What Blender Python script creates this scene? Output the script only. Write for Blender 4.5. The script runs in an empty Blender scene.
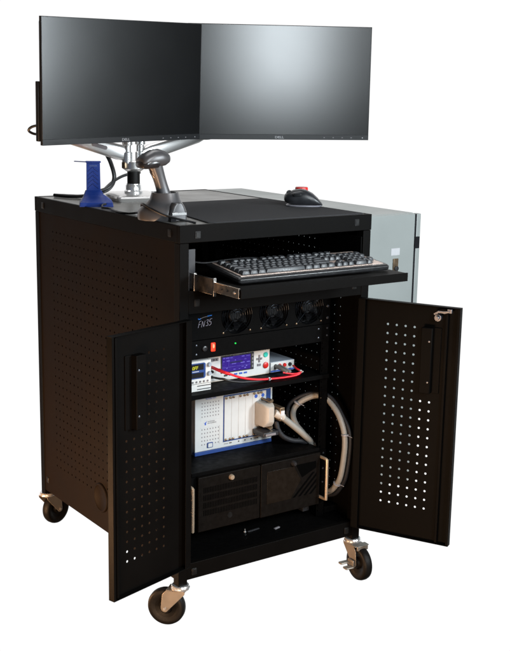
import bpy, bmesh, math, random
from mathutils import Matrix, Vector
random.seed(7)
S = bpy.context.scene
COL = S.collection
PI = math.pi
W, D, H, PW = 0.66, 0.912, 1.148, 0.0285      # cart width, depth, height, post width

# ------------------------------------------------------------------ materials
def nodes(name):
    m = bpy.data.materials.new(name); m.use_nodes = True
    nt = m.node_tree
    return m, nt, nt.nodes['Principled BSDF']

def mat(name, col, rough=0.5, metal=0.0, spec=0.5, var=0.12, scale=60.0, bump=0.0, bscale=900.0,
        emit=None, estr=0.0, rvar=0.08, coat=0.0):
    """Principled surface whose colour, roughness and fine relief vary a little by noise."""
    m, nt, b = nodes(name)
    N, L = nt.nodes, nt.links
    tc = N.new('ShaderNodeTexCoord')
    nz = N.new('ShaderNodeTexNoise'); nz.inputs['Scale'].default_value = scale
    nz.inputs['Detail'].default_value = 5.0
    L.new(tc.outputs['Object'], nz.inputs['Vector'])
    mr = N.new('ShaderNodeMapRange')
    mr.inputs['From Min'].default_value = 0.3; mr.inputs['From Max'].default_value = 0.7
    mr.inputs['To Min'].default_value = 1 - var; mr.inputs['To Max'].default_value = 1 + var
    L.new(nz.outputs['Fac'], mr.inputs['Value'])
    mx = N.new('ShaderNodeVectorMath'); mx.operation = 'SCALE'
    mx.inputs[0].default_value = col
    L.new(mr.outputs['Result'], mx.inputs['Scale'])
    L.new(mx.outputs['Vector'], b.inputs['Base Color'])
    rr = N.new('ShaderNodeMapRange')
    rr.inputs['From Min'].default_value = 0.3; rr.inputs['From Max'].default_value = 0.7
    rr.inputs['To Min'].default_value = max(0.02, rough - rvar); rr.inputs['To Max'].default_value = min(1, rough + rvar)
    L.new(nz.outputs['Fac'], rr.inputs['Value'])
    L.new(rr.outputs['Result'], b.inputs['Roughness'])
    b.inputs['Metallic'].default_value = metal
    b.inputs['Specular IOR Level'].default_value = spec
    b.inputs['Coat Weight'].default_value = coat
    if bump:
        n2 = N.new('ShaderNodeTexNoise'); n2.inputs['Scale'].default_value = bscale
        n2.inputs['Detail'].default_value = 2.0
        L.new(tc.outputs['Object'], n2.inputs['Vector'])
        bp = N.new('ShaderNodeBump'); bp.inputs['Strength'].default_value = bump
        bp.inputs['Distance'].default_value = 0.0006
        L.new(n2.outputs['Fac'], bp.inputs['Height'])
        L.new(bp.outputs['Normal'], b.inputs['Normal'])
    if emit:
        b.inputs['Emission Color'].default_value = (*emit, 1)
        b.inputs['Emission Strength'].default_value = estr
    return m

M = {}
M['black'] = mat('black_powder_coat', (0.0024, 0.0021, 0.0019), 0.50, spec=0.045, bump=0.25, bscale=1400, var=0.10, scale=9, rvar=0.04)
M['panel'] = mat('warm_lit_black_powder_coat', (0.0062, 0.0041, 0.0026), 0.54, spec=0.035, bump=0.25, bscale=1400, var=0.10, scale=9, rvar=0.03)  # same black paint as the cart, warm floor light tinted into its colour
M['black_in'] = mat('black_painted_steel', (0.0017, 0.0016, 0.0016), 0.55, spec=0.04, bump=0.2, bscale=1400)
M['top'] = mat('grey_worktop', (0.085, 0.082, 0.074), 0.36, spec=0.5, var=0.06, scale=8, bump=0.12, bscale=1800)
M['pad'] = mat('black_cloth', (0.038, 0.038, 0.040), 0.95, spec=0.08, bump=0.8, bscale=2500, var=0.25, scale=600)
M['rubber'] = mat('black_rubber', (0.0045, 0.004, 0.0037), 0.5, spec=0.14)
M['wheel'] = mat('wheel_hub_plastic', (0.004, 0.0033, 0.0028), 0.42, spec=0.10)
M['zinc'] = mat('zinc_plated_steel', (0.22, 0.195, 0.165), 0.34, metal=0.5, var=0.06, scale=30, rvar=0.03)
M['handle'] = mat('plated_handle', (0.52, 0.40, 0.29), 0.3, metal=0.6, var=0.02, rvar=0.0)
M['plug'] = mat('black_plug_plastic', (0.0075, 0.0072, 0.0072), 0.35, spec=0.25)
M['latch'] = mat('dull_latch_steel', (0.17, 0.18, 0.21), 0.35, metal=0.9, var=0.08)
M['slide'] = mat('slide_steel', (0.30, 0.285, 0.27), 0.27, metal=1.0, var=0.12, scale=25)
M['chrome'] = mat('chrome', (0.78, 0.78, 0.78), 0.20, metal=0.8, var=0.02, rvar=0.0)
M['alu'] = mat('satin_aluminium', (0.66, 0.65, 0.64), 0.28, metal=0.85, var=0.01, scale=20, rvar=0.0)
M['gold'] = mat('yellow_zinc', (0.40, 0.335, 0.275), 0.33, metal=1.0, var=0.1)
M['screen'] = mat('matte_screen', (0.0016, 0.0018, 0.0021), 0.222, spec=0.37, var=0.05, rvar=0.005, scale=7)
def smears(m):
    nt = m.node_tree; N, L = nt.nodes, nt.links; b = N['Principled BSDF']
    tc = N.new('ShaderNodeTexCoord'); mp = N.new('ShaderNodeMapping'); mp.inputs['Scale'].default_value = (5.0, 16.0, 5.0)
    mp.inputs['Rotation'].default_value = (0, 0, 0.25)
    nz = N.new('ShaderNodeTexNoise'); nz.inputs['Scale'].default_value = 2.2; nz.inputs['Detail'].default_value = 9.0; nz.inputs['Roughness'].default_value = 0.68
    L.new(tc.outputs['Object'], mp.inputs['Vector']); L.new(mp.outputs['Vector'], nz.inputs['Vector'])
    mr = N.new('ShaderNodeMapRange'); mr.inputs['From Min'].default_value = 0.66; mr.inputs['From Max'].default_value = 0.74
    mr.inputs['To Min'].default_value = 0.0; mr.inputs['To Max'].default_value = 0.045
    L.new(nz.outputs['Fac'], mr.inputs['Value'])
    ad = N.new('ShaderNodeMath'); ad.operation = 'ADD'
    src = b.inputs['Roughness'].links[0].from_socket
    L.new(src, ad.inputs[0]); L.new(mr.outputs['Result'], ad.inputs[1]); L.new(ad.outputs[0], b.inputs['Roughness'])
smears(M['screen'])
M['bezel'] = mat('monitor_plastic', (0.011, 0.011, 0.012), 0.42, spec=0.4)
M['chin'] = mat('monitor_chin', (0.007, 0.0075, 0.0085), 0.34, spec=0.22, rvar=0.0)
M['logo'] = mat('logo_silver', (0.22, 0.22, 0.23), 0.4, metal=0.3, var=0.02)
M['blue'] = mat('blue_printed_plastic', (0.009, 0.031, 0.185), 0.5, spec=0.16, bump=0.35, bscale=500, var=0.06)
M['scanner'] = mat('metallic_grey_plastic', (0.066, 0.064, 0.067), 0.36, metal=0.30, spec=0.5, var=0.02, rvar=0.0)
M['scanner_dark'] = mat('dark_scanner_plastic', (0.018, 0.017, 0.018), 0.25, spec=0.5)
M['mouse'] = mat('mouse_plastic', (0.017, 0.018, 0.021), 0.38, spec=0.5)
M['mouse_trim'] = mat('silver_trim', (0.30, 0.30, 0.34), 0.4, metal=0.4)
M['red'] = mat('red_plastic', (0.55, 0.016, 0.012), 0.35, spec=0.45, var=0.04)
M['key'] = mat('keycap_plastic', (0.029, 0.031, 0.035), 0.42, spec=0.5, var=0.08, scale=300)
M['kbcase'] = mat('keyboard_case', (0.012, 0.012, 0.013), 0.36, spec=0.5)
M['keyplate'] = mat('keyboard_plate', (0.60, 0.48, 0.42), 0.4, metal=0.6, var=0.3, scale=90)  # pale rosy colour stands in for the glow beneath the keys
M['white'] = mat('white_instrument_paint', (0.56, 0.555, 0.54), 0.45, spec=0.35, var=0.03)
M['white2'] = mat('white_panel', (0.49, 0.50, 0.50), 0.4, spec=0.35, var=0.02)
M['side'] = mat('pale_blue_grey_paint', (0.30, 0.34, 0.40), 0.5, var=0.04)
M['cream'] = mat('cream_plastic', (0.56, 0.49, 0.41), 0.45, var=0.03)
M['beige'] = mat('beige_plastic', (0.40, 0.36, 0.315), 0.45, var=0.05)
M['beige_cable'] = mat('beige_cable_jacket', (0.235, 0.225, 0.205), 0.5, var=0.06)
M['navy'] = mat('navy_paint', (0.018, 0.05, 0.19), 0.4, var=0.05)
M['blueprint'] = mat('blue_print', (0.03, 0.09, 0.42), 0.5, var=0.02)
M['dark'] = mat('dark_plastic', (0.02, 0.02, 0.022), 0.4)
M['fan'] = mat('fan_plastic', (0.004, 0.004, 0.0045), 0.4, spec=0.2)
M['void'] = mat('deep_slot', (0.0008, 0.0008, 0.0008), 0.9, spec=0.02)
M['holedark'] = mat('dark_recess', (0.012, 0.012, 0.014), 0.8, spec=0.1)
M['ink'] = mat('grey_print', (0.16, 0.15, 0.16), 0.6)
M['guard'] = mat('dark_chromed_wire', (0.016, 0.018, 0.022), 0.34, metal=1.0)
M['teal'] = mat('teal_button', (0.02, 0.42, 0.36), 0.4)
M['redlead'] = mat('red_silicone_lead', (0.62, 0.012, 0.022), 0.4, spec=0.45)
M['blacklead'] = mat('black_lead', (0.012, 0.012, 0.012), 0.4)
M['cable'] = mat('black_cable', (0.010, 0.010, 0.011), 0.42, spec=0.4)
M['braid'] = mat('black_braided_sleeve', (0.010, 0.0105, 0.013), 0.55, spec=0.35, bump=0.9, bscale=700, var=0.4, scale=500)
M['cab'] = mat('pale_green_grey_paint', (0.292, 0.314, 0.306), 0.42, spec=0.45, var=0.03, scale=6)
M['tie'] = mat('cable_tie_nylon', (0.22, 0.22, 0.24), 0.5, var=0.03)
M['paper'] = mat('white_label', (0.5, 0.5, 0.52), 0.6, var=0.03)
M['marker'] = mat('silver_marker_ink', (0.26, 0.26, 0.33), 0.5, var=0.1)
M['violet'] = mat('violet_display', (0.01, 0.005, 0.05), 0.25, emit=(0.05, 0.018, 0.34), estr=0.62)
M['violet_line'] = mat('display_text', (0.05, 0.05, 0.1), 0.3, emit=(0.13, 0.09, 0.62), estr=0.8)
M['violet_dark'] = mat('display_dark_field', (0.01, 0.01, 0.02), 0.3, emit=(0.012, 0.006, 0.12), estr=0.6)
M['yellow_led'] = mat('yellow_digits', (0.1, 0.1, 0.0), 0.4, emit=(0.75, 0.75, 0.02), estr=0.9)
M['red_led'] = mat('lit_red_switch', (0.3, 0.01, 0.0), 0.35, emit=(1.0, 0.05, 0.02), estr=1.3)
M['red_hot'] = mat('lit_red_switch_core', (0.3, 0.1, 0.05), 0.35, emit=(1.0, 0.35, 0.18), estr=1.5)
M['green_led'] = mat('lit_green_led', (0.0, 0.2, 0.02), 0.35, emit=(0.02, 0.8, 0.12), estr=0.9)
M['amber'] = mat('bronze_screw', (0.24, 0.17, 0.11), 0.38, metal=0.8)

# ------------------------------------------------------------------ mesh builder
class MB:
    def __init__(s, m=None):
        s.bm = bmesh.new(); s.m = m or Matrix.Identity(4)
    def v(s, p): return s.bm.verts.new(s.m @ Vector(p))
    def f(s, vs):
        try: return s.bm.faces.new(vs)
        except ValueError: return None
    def box(s, x0, y0, z0, x1, y1, z1):
        p = [s.v((x, y, z)) for z in (z0, z1) for x, y in ((x0, y0), (x1, y0), (x1, y1), (x0, y1))]
        for q in ((3, 2, 1, 0), (4, 5, 6, 7), (0, 1, 5, 4), (1, 2, 6, 5), (2, 3, 7, 6), (3, 0, 4, 7)):
            s.f([p[i] for i in q])
        return s
    def loft(s, rings, cap=True, close=True):
        R = [[s.v(p) for p in r] for r in rings]
        n = len(R[0])
        for a, b in zip(R, R[1:]):
            for i in range(n if close else n - 1):
                s.f((a[i], a[(i + 1) % n], b[(i + 1) % n], b[i]))
        if cap:
            s.f(R[0][::-1]); s.f(R[-1])
        return s
    def lathe(s, prof, c=(0, 0, 0), axis=(0, 0, 1), n=32, cap=True):
        a = Vector(axis).normalized(); u = a.orthogonal().normalized(); w = a.cross(u); c = Vector(c)
        rings = [[c + a * h + (u * math.cos(2 * PI * i / n) + w * math.sin(2 * PI * i / n)) * r for i in range(n)] for r, h in prof]
        return s.loft(rings, cap)
    def cyl(s, p0, p1, r, n=20, r1=None):
        p0, p1 = Vector(p0), Vector(p1)
        return s.lathe([(r, 0), (r if r1 is None else r1, (p1 - p0).length)], p0, p1 - p0, n)
    def tube(s, pts, r, n=10, sub=8, smooth=True):
        P = [Vector(p) for p in pts]
        if smooth and len(P) > 2:
            Q = []
            E_ = [P[0] * 2 - P[1]] + P + [P[-1] * 2 - P[-2]]
            for i in range(1, len(E_) - 2):
                a, b, c, d = E_[i - 1:i + 3]
                for k in range(sub):
                    t = k / sub
                    Q.append(0.5 * ((2 * b) + (c - a) * t + (2 * a - 5 * b + 4 * c - d) * t * t + (3 * b - a - 3 * c + d) * t ** 3))
            Q.append(P[-1]); P = Q
        T = [(P[min(i + 1, len(P) - 1)] - P[max(i - 1, 0)]).normalized() for i in range(len(P))]
        u = T[0].orthogonal().normalized(); rings = []
        for p, t in zip(P, T):
            u = (u - t * u.dot(t)).normalized(); w = t.cross(u)
            rings.append([p + (u * math.cos(2 * PI * i / n) + w * math.sin(2 * PI * i / n)) * r for i in range(n)])
        return s.loft(rings)
    def prism(s, poly, z0, z1):
        a = [s.v((x, y, z0)) for x, y in poly]; b = [s.v((x, y, z1)) for x, y in poly]
        n = len(poly)
        s.f(a[::-1]); s.f(b)
        for i in range(n): s.f((a[i], a[(i + 1) % n], b[(i + 1) % n], b[i]))
        return s
    def perf(s, u0, u1, v0, v1, us, vs, holes, r, th, n=10):
        """sheet in local XY (thickness to -z) with round holes at (us[i], vs[j]) where holes(i, j)."""
        pu, pv = us[1] - us[0], vs[1] - vs[0]
        U = [u0] + [us[0] - pu / 2 + pu * i for i in range(len(us) + 1)] + [u1]
        Vv = [v0] + [vs[0] - pv / 2 + pv * j for j in range(len(vs) + 1)] + [v1]
        for side in (0, 1):
            z = 0.0 if side == 0 else -th
            grid = [[s.v((a, b, z)) for b in Vv] for a in U]
            for i in range(len(U) - 1):
                for j in range(len(Vv) - 1):
                    c = [grid[i][j], grid[i + 1][j], grid[i + 1][j + 1], grid[i][j + 1]]
                    if side: c = c[::-1]
                    if 1 <= i <= len(us) and 1 <= j <= len(vs) and holes(i - 1, j - 1): continue
                    s.f(c)
            if side == 0: g0 = grid
            else: g1 = grid
        n = 8
        for i in range(len(us)):
            for j in range(len(vs)):
                if not holes(i, j): continue
                cu, cv = us[i], vs[j]
                rings = []
                for z, g in ((0.0, g0), (-th, g1)):
                    c = [g[i + 1][j + 1], g[i + 2][j + 1], g[i + 2][j + 2], g[i + 1][j + 2]]
                    h = [s.v((cu + r * math.cos(-3 * PI / 4 + k * PI / 4), cv + r * math.sin(-3 * PI / 4 + k * PI / 4), z)) for k in range(8)]
                    for k in range(4):
                        q = [c[k], c[(k + 1) % 4], h[(2 * k + 2) % 8], h[(2 * k + 1) % 8], h[2 * k]]
                        s.f(q if z == 0.0 else q[::-1])
                    rings.append(h)
                for k in range(8):
                    s.f((rings[0][k], rings[0][(k + 1) % 8], rings[1][(k + 1) % 8], rings[1][k]))
        m0, m1 = len(U) - 1, len(Vv) - 1
        for a in range(m0):
            s.f((g0[a][0], g1[a][0], g1[a + 1][0], g0[a + 1][0])); s.f((g0[a][m1], g0[a + 1][m1], g1[a + 1][m1], g1[a][m1]))
        for b in range(m1):
            s.f((g0[0][b], g0[0][b + 1], g1[0][b + 1], g1[0][b])); s.f((g0[m0][b], g1[m0][b], g1[m0][b + 1], g0[m0][b + 1]))
        return s

WM = {}
def tag(o, label=None, cat=None, group=None, kind=None):
    if label: o['label'] = label
    if cat: o['category'] = cat
    if group: o['group'] = group
    if kind: o['kind'] = kind
    return o

def thing(name, loc, label, cat, group=None, basis=None):
    o = bpy.data.objects.new(name, None); COL.objects.link(o)
    o.empty_display_size = 0.05
    m = basis.copy() if basis else Matrix.Translation(loc)
    o.matrix_world = m
    WM[o.name] = m
    return tag(o, label, cat, group)

def obj(name, mb, material, parent=None, bevel=0.0, smooth=True, label=None, ang=0.7, loc=None, seg=2):
    """links one mesh object; the builder's vertices are in world space."""
    bm = mb.bm
    pm = WM[parent.name] if parent else Matrix.Identity(4)
    org = Matrix.Translation(loc) if (loc and not parent) else pm
    bm.transform(org.inverted())
    bmesh.ops.recalc_face_normals(bm, faces=bm.faces[:])
    me = bpy.data.meshes.new(name); bm.to_mesh(me); bm.free()
    me.materials.append(material)
    if smooth:
        me.polygons.foreach_set('use_smooth', [True] * len(me.polygons))
        me.set_sharp_from_angle(angle=ang)
    o = bpy.data.objects.new(name, me); COL.objects.link(o)
    if parent:
        o.parent = parent
    elif loc:
        o.location = loc
    WM[o.name] = org
    if bevel:
        b = o.modifiers.new('bevel', 'BEVEL'); b.width = bevel; b.segments = seg; b.limit_method = 'ANGLE'
        b.angle_limit = math.radians(35); b.harden_normals = False
    if label: o['label'] = label
    return o

def frame(o, x, y, z=None):
    x, y = Vector(x).normalized(), Vector(y).normalized()
    z = Vector(z).normalized() if z else x.cross(y)
    m = Matrix.Identity(4)
    for i, a in enumerate((x, y, z)):
        m[0][i], m[1][i], m[2][i] = a
    m[0][3], m[1][3], m[2][3] = o
    return m

def text(name, s, size, m, material, parent, ext=0.0002, align='LEFT', shear=0.0, xs=1.0, space=1.0):
    c = bpy.data.curves.new(name, 'FONT'); c.body = s; c.size = size; c.extrude = ext
    c.align_x = align; c.shear = shear; c.resolution_u = 3; c.space_character = space
    o = bpy.data.objects.new(name + '_src', c); COL.objects.link(o)
    dg = bpy.context.evaluated_depsgraph_get(); dg.update()
    me = bpy.data.meshes.new_from_object(o.evaluated_get(dg))
    bpy.data.objects.remove(o); bpy.data.curves.remove(c)
    mb = MB(); mb.bm.from_mesh(me); bpy.data.meshes.remove(me)
    mb.bm.transform(m @ Matrix.Diagonal((xs, 1, 1, 1)))
    return obj(name, mb, material, parent, smooth=False)

def ell(cx, cy, rx, ry, n=24, e=1.0):
    out = []
    for i in range(n):
        t = 2 * PI * i / n; c, s_ = math.cos(t), math.sin(t)
        out.append((cx + rx * math.copysign(abs(c) ** e, c), cy + ry * math.copysign(abs(s_) ** e, s_)))
    return out

def rrect(x0, y0, x1, y1, r, n=5):
    out = []
    for cx, cy, a in ((x1 - r, y0 + r, -PI / 2), (x1 - r, y1 - r, 0), (x0 + r, y1 - r, PI / 2), (x0 + r, y0 + r, PI)):
        for k in range(n + 1):
            t = a + PI / 2 * k / n
            out.append((cx + r * math.cos(t), cy + r * math.sin(t)))
    return out

FRONT = lambda o: frame(o, (1, 0, 0), (0, 0, 1), (0, -1, 0))      # x right, y up, z towards the viewer

# ------------------------------------------------------------------ the cart
cart = thing('workstation_cart', (W / 2, D / 2, 0.007), 'black steel workstation cart with perforated sides and both front doors swung open', 'cart')
for x in (0, W - PW):
    for y in (0, D - PW):
        obj('corner_post', MB().box(x, y, 0.1308, x + PW, y + PW, 1.1005), M['black'], cart, 0.0015)
# side panels with square-pitch holes; the left one carries a round pressed cover
us = [0.1245 + 0.0275 * i for i in range(25)]; vs = [0.2606 + 0.02805 * j for j in range(29)]
cy_, cz_ = 0.468, 0.248
mb = MB(frame((0.002, 0, 0), (0, 1, 0), (0, 0, 1), (-1, 0, 0)))
mb.perf(PW, D - PW, 0.146, 1.1, us, vs, lambda i, j: math.hypot(us[i] - cy_, vs[j] - cz_) > 0.053, 0.0034, 0.0016)
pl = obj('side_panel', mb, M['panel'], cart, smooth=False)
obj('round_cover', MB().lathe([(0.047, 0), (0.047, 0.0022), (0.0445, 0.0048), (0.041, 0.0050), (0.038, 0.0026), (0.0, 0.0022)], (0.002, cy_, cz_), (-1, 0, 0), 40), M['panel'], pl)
mb = MB(frame((W - 0.002, 0, 0), (0, 1, 0), (0, 0, 1), (1, 0, 0)))
mb.perf(PW, D - PW, 0.146, 1.1, us, vs, lambda i, j: True, 0.0025, 0.0028)
obj('side_panel', mb, M['black'], cart, smooth=False)
obj('back_panel', MB().box(PW, D - 0.004, 0.146, W - PW, D - 0.002, 1.1), M['black_in'], cart)
# top: black skirt frame with a recessed grey worktop
t = MB()
t.box(-0.001, -0.001, 1.1012, W + 0.001, 0.012, H); t.box(-0.001, D - 0.012, 1.1012, W + 0.001, D + 0.001, H)
t.box(-0.001, 0.012, 1.1012, 0.008, D - 0.012, H); t.box(W - 0.008, 0.012, 1.1012, W + 0.001, D - 0.012, H)
fr = obj('top_skirt', t, M['black'], cart, 0.0012)
obj('worktop', MB().box(0.0082, 0.0122, H - 0.022, W - 0.0082, D - 0.0122, H - 0.0012), M['top'], cart)
obj('front_rail', MB().box(PW, 0.001, 0.908, W - PW, 0.016, 0.972), M['black'], cart, 0.0012)
fl = obj('floor_panel', MB().box(PW * 0.2, 0.003, 0.184, W - PW * 0.2, D - 0.006, 0.1875), M['black_in'], cart)
lr = obj('bottom_rail', MB().box(PW, 0.0008, 0.1452, W - PW, 0.018, 0.193), M['black'], cart, 0.0012)
def plug(m, parent):
    q = MB(m); q.prism(rrect(-0.0085, -0.010, 0.0085, 0.010, 0.002), 0, 0.0012); q.prism(rrect(-0.006, -0.0075, 0.006, 0.0075, 0.0015), 0.001, 0.0022)
    obj('square_plug', q, M['plug'], parent, 0.0006)
for x, z, p in ((0.055, 1.122, fr), (0.604, 1.126, fr), (0.0505, 0.167, lr), (0.606, 0.167, lr)):
    plug(FRONT((x, -0.001, z)), p)
for x in (0.055, 0.604): plug(FRONT((x, 0.001, 0.938)), cart)
LEFT = lambda y, z, x=-0.001: frame((x, y, z), (0, -1, 0), (0, 0, 1), (-1, 0, 0))
for y in (0.850, 0.0505): plug(LEFT(y, 1.124), fr)
plug(LEFT(0.862, 0.187, 0.002), pl)
# rack rails with square holes shown as countersunk dots
def rail(x0, x1, y, zt):
    w = x1 - x0
    m = FRONT(((x0 + x1) / 2, y, 0))
    q = MB(m)
    vz = [0.205 + 0.0175 * k for k in range(int((zt - 0.21) / 0.0175))]
    q.perf(-w / 2, w / 2, 0.188, zt, [-0.0088, 0.0088], vz, lambda i, j: i == 0 and True, 0.0030, 0.002)
    return q
for x0, x1 in ((0.067, 0.097), (0.567, 0.597)):
    for y in (0.1035, 0.70):
        q = rail(x0, x1, y, 0.962)
        xa = x0 if x0 < 0.3 else x1 - 0.002
        q.m = Matrix.Identity(4); q.box(xa, y + 0.002, 0.188, xa + 0.002, y + 0.035, 0.962)
        obj('rack_rail', q, M['black_in'], cart, smooth=False)
for z in (0.19, 0.958):
    for x0, x1 in ((0.004, 0.067), (0.597, W - 0.004)):
        obj('rail_bracket', MB().box(x0, 0.106, z, x1, 0.125, z + 0.02), M['black_in'], cart, 0.001)
obj('upper_shelf', MB().box(0.069, 0.095, 0.6475, 0.595, 0.62, 0.650).box(0.069, 0.093, 0.637, 0.595, 0.095, 0.650), M['black_in'], cart, 0.0008)
obj('lower_shelf', MB().box(0.099, 0.095, 0.4155, 0.565, 0.62, 0.418).box(0.099, 0.093, 0.4075, 0.565, 0.095, 0.418), M['black_in'], cart, 0.0008)
obj('drawer_bracket', MB().box(0.029, 0.004, 0.955, 0.033, 0.20, 1.082).box(0.033, 0.0215, 0.956, 0.062, 0.0235, 1.081), mat('grey_bracket_steel', (0.028, 0.028, 0.031), 0.45, metal=0.3), cart, 0.001)
obj('drawer_bracket', MB().box(W - 0.033, 0.004, 0.955, W - 0.029, 0.20, 1.082), M['black_in'], cart, 0.001)

# doors: pan of perforated sheet with turned lips on the inner face
def door(hinge, ang, side, wd, z0, z1, label):
    u = Vector((math.cos(ang), math.sin(ang), 0)); n = Vector((-u.y, u.x, 0)) * side
    m = frame(hinge, u, (0, 0, 1), n)
    cu = [0.0885 + 0.0277 * i for i in range(6)]; cv = [0.2788 + 0.02755 * j for j in range(21)]
    q = MB(m)
    q.perf(0.0, wd, z0, z1, cu, cv, lambda i, j: i < 4 or j < 13, 0.0035, 0.0014)
    d = 0.019
    q.box(0.0, z0, 0.0, wd, z0 + 0.0022, d); q.box(0, z1 - 0.0022, 0, wd, z1, d)
    q.box(wd - 0.0075, z0 + 0.0022, 0, wd, z1 - 0.0022, d); q.box(0, z0 + 0.0022, 0, 0.0022, z1 - 0.0022, d)
    q.box(0.0022, z0 + 0.0022, d - 0.0016, 0.022, z1 - 0.0022, d)
    dr = obj('door', q, M['black'], cart, 0.0007, smooth=False, label=label)
    obj('stiffener', MB(m).box(0.268, z0 + 0.0024, 0.0002, 0.276, z1 - 0.006, 0.0125), M['black'], dr, 0.001)
    a, b = (0.1765, 0.2115) if side > 0 else (0.201, 0.2335)
    h = obj('handle_housing', MB(m).box(a, 0.640, 0.0002, b, 0.836, 0.0225), M['black'], dr, 0.0015)
    h2 = MB(m); h2.box(b, 0.640, 0.0002, b + 0.022, 0.836, 0.004)
    obj('handle_flange', h2, M['black'], dr, 0.0008)
    for z in (0.675, 0.797):
        obj('screw', MB(m).lathe([(0.0032, 0), (0.003, 0.0014), (0.0012, 0.002)], (b - 0.008, z, 0.0225), (0, 0, 1), 12), M['latch'], h)
    for z in (z0 + 0.06, (z0 + z1) / 2, z1 - 0.06):
        obj('hinge', MB(m).cyl((-0.004, z - 0.03, 0.004), (-0.004, z + 0.03, 0.004), 0.0045, 12), M['black_in'], dr)
    if side < 0:
        k = MB(m); k.cyl((0.246, 0.868, 0.0), (0.246, 0.868, 0.018), 0.0105, 20); k.cyl((0.246, 0.868, 0.018), (0.246, 0.868, 0.026), 0.0065, 12)
        lk = obj('lock', k, M['latch'], dr, 0.0006)
        c = MB(m); c.prism([(0.238, 0.876), (0.25, 0.884), (0.268, 0.883), (0.282, 0.888), (0.282, 0.893), (0.266, 0.890), (0.249, 0.890), (0.235, 0.881)], 0.0205, 0.0235)
        obj('latch_arm', c, M['latch'], lk, 0.0005)
        c = MB(m); c.box(0.274, 0.885, 0.010, 0.288, 0.897, 0.020)
        obj('latch_catch', c, M['latch'], lk, 0.001)
    return dr
door((PW - 0.006, -0.001, 0), -2.8666, 1, 0.2935, 0.192, 0.897, 'left door seen from inside, folded right back')
door((W - PW - 0.001, -0.001, 0), -1.0957, -1, 0.313, 0.181, 0.902, 'right door with lock and bright see-through holes')

# casters
GZ = 0.007                                   # floor level
def caster(sx, sy, th, brake):
    c, s_ = math.cos(th), math.sin(th)
    m = frame((sx, sy, 0), (c, s_, 0), (-s_, c, 0))
    tr, az, R_ = 0.040, 0.0618, 0.0548; wc = (tr, 0, az)
    q = MB(m).lathe([(0.011, 0.140), (0.011, 0.1315), (0.024, 0.1315), (0.0255, 0.129), (0.0235, 0.1265), (0.0245, 0.1255), (0.0270, 0.1245), (0.0270, 0.1205), (0.02, 0.1195)], (0, 0, 0), (0, 0, 1), 28)
    ca = obj('caster', q, M['chrome'], cart, label='caster with brake pedal' if brake else None)
    f = MB(m)
    for y in (-0.0215, 0.0195):
        poly = [(-0.020, 0.1175), (0.036, 0.1175), (0.047, 0.104), (0.0512, 0.063)]
        poly += [(tr + 0.0112 * math.cos(a), az + 0.0112 * math.sin(a)) for a in (-0.2, -0.7, -1.2, -1.8, -2.3)]
        poly += [(0.029, 0.058), (-0.018, 0.110)]
        a = [f.v((x, y, z)) for x, z in poly]; b = [f.v((x, y + 0.002, z)) for x, z in poly]
        f.f(a[::-1]); f.f(b)
        for i in range(len(poly)): f.f((a[i], a[(i + 1) % len(poly)], b[(i + 1) % len(poly)], b[i]))
    f.box(-0.020, -0.0212, 0.1176, 0.036, 0.0212, 0.1196)
    obj('fork', f, M['zinc'], ca, 0.0007)
    q = MB(m).lathe([(0.031, -0.0115), (0.040, -0.0145), (0.048, -0.0145), (0.0527, -0.0115), (R_, -0.005), (R_, 0.005), (0.0527, 0.0115), (0.048, 0.0145), (0.040, 0.0145), (0.031, 0.0115)], wc, (0, 1, 0), 48, cap=False)
    wh = obj('wheel', q, M['rubber'], ca)
    q = MB(m).lathe([(0.0315, -0.0116), (0.020, -0.0095), (0.016, -0.0165), (0.0, -0.0165)], wc, (0, 1, 0), 40, cap=False)
    q.lathe([(0.0315, 0.0116), (0.020, 0.0095), (0.016, 0.0165), (0.0, 0.0165)], wc, (0, 1, 0), 40, cap=False)
    obj('hub', q, M['wheel'], ca)
    q = MB(m).cyl((tr, -0.026, az), (tr, 0.026, az), 0.0045, 6); obj('axle_bolt', q, M['alu'], ca)
    if brake:
        q = MB(m); q.box(0.030, -0.026, 0.1197, 0.052, 0.026, 0.1225); q.box(0.050, -0.020, 0.108, 0.056, 0.020, 0.1225)
        obj('brake_plate', q, M['zinc'], ca, 0.0012)
        q = MB(m)
        q.box(0.020, -0.031, 0.056, 0.050, -0.0245, 0.076)
        q.prism(rrect(0.012, -0.062, 0.030, -0.024, 0.005), 0.062, 0.067)
        q.prism(rrect(0.034, -0.060, 0.056, -0.028, 0.005), 0.054, 0.059)
        obj('brake_pedal', q, M['zinc'], ca, 0.0015)
caster(PW / 2, PW / 2, math.atan2(0.030, -0.026), False)
caster(W - PW / 2, PW / 2, math.atan2(-0.05, -0.004), True)
caster(PW / 2, D - PW / 2, math.atan2(0.36, 1.0), False)
caster(W - PW / 2, D - PW / 2, 0.6, False)

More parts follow.
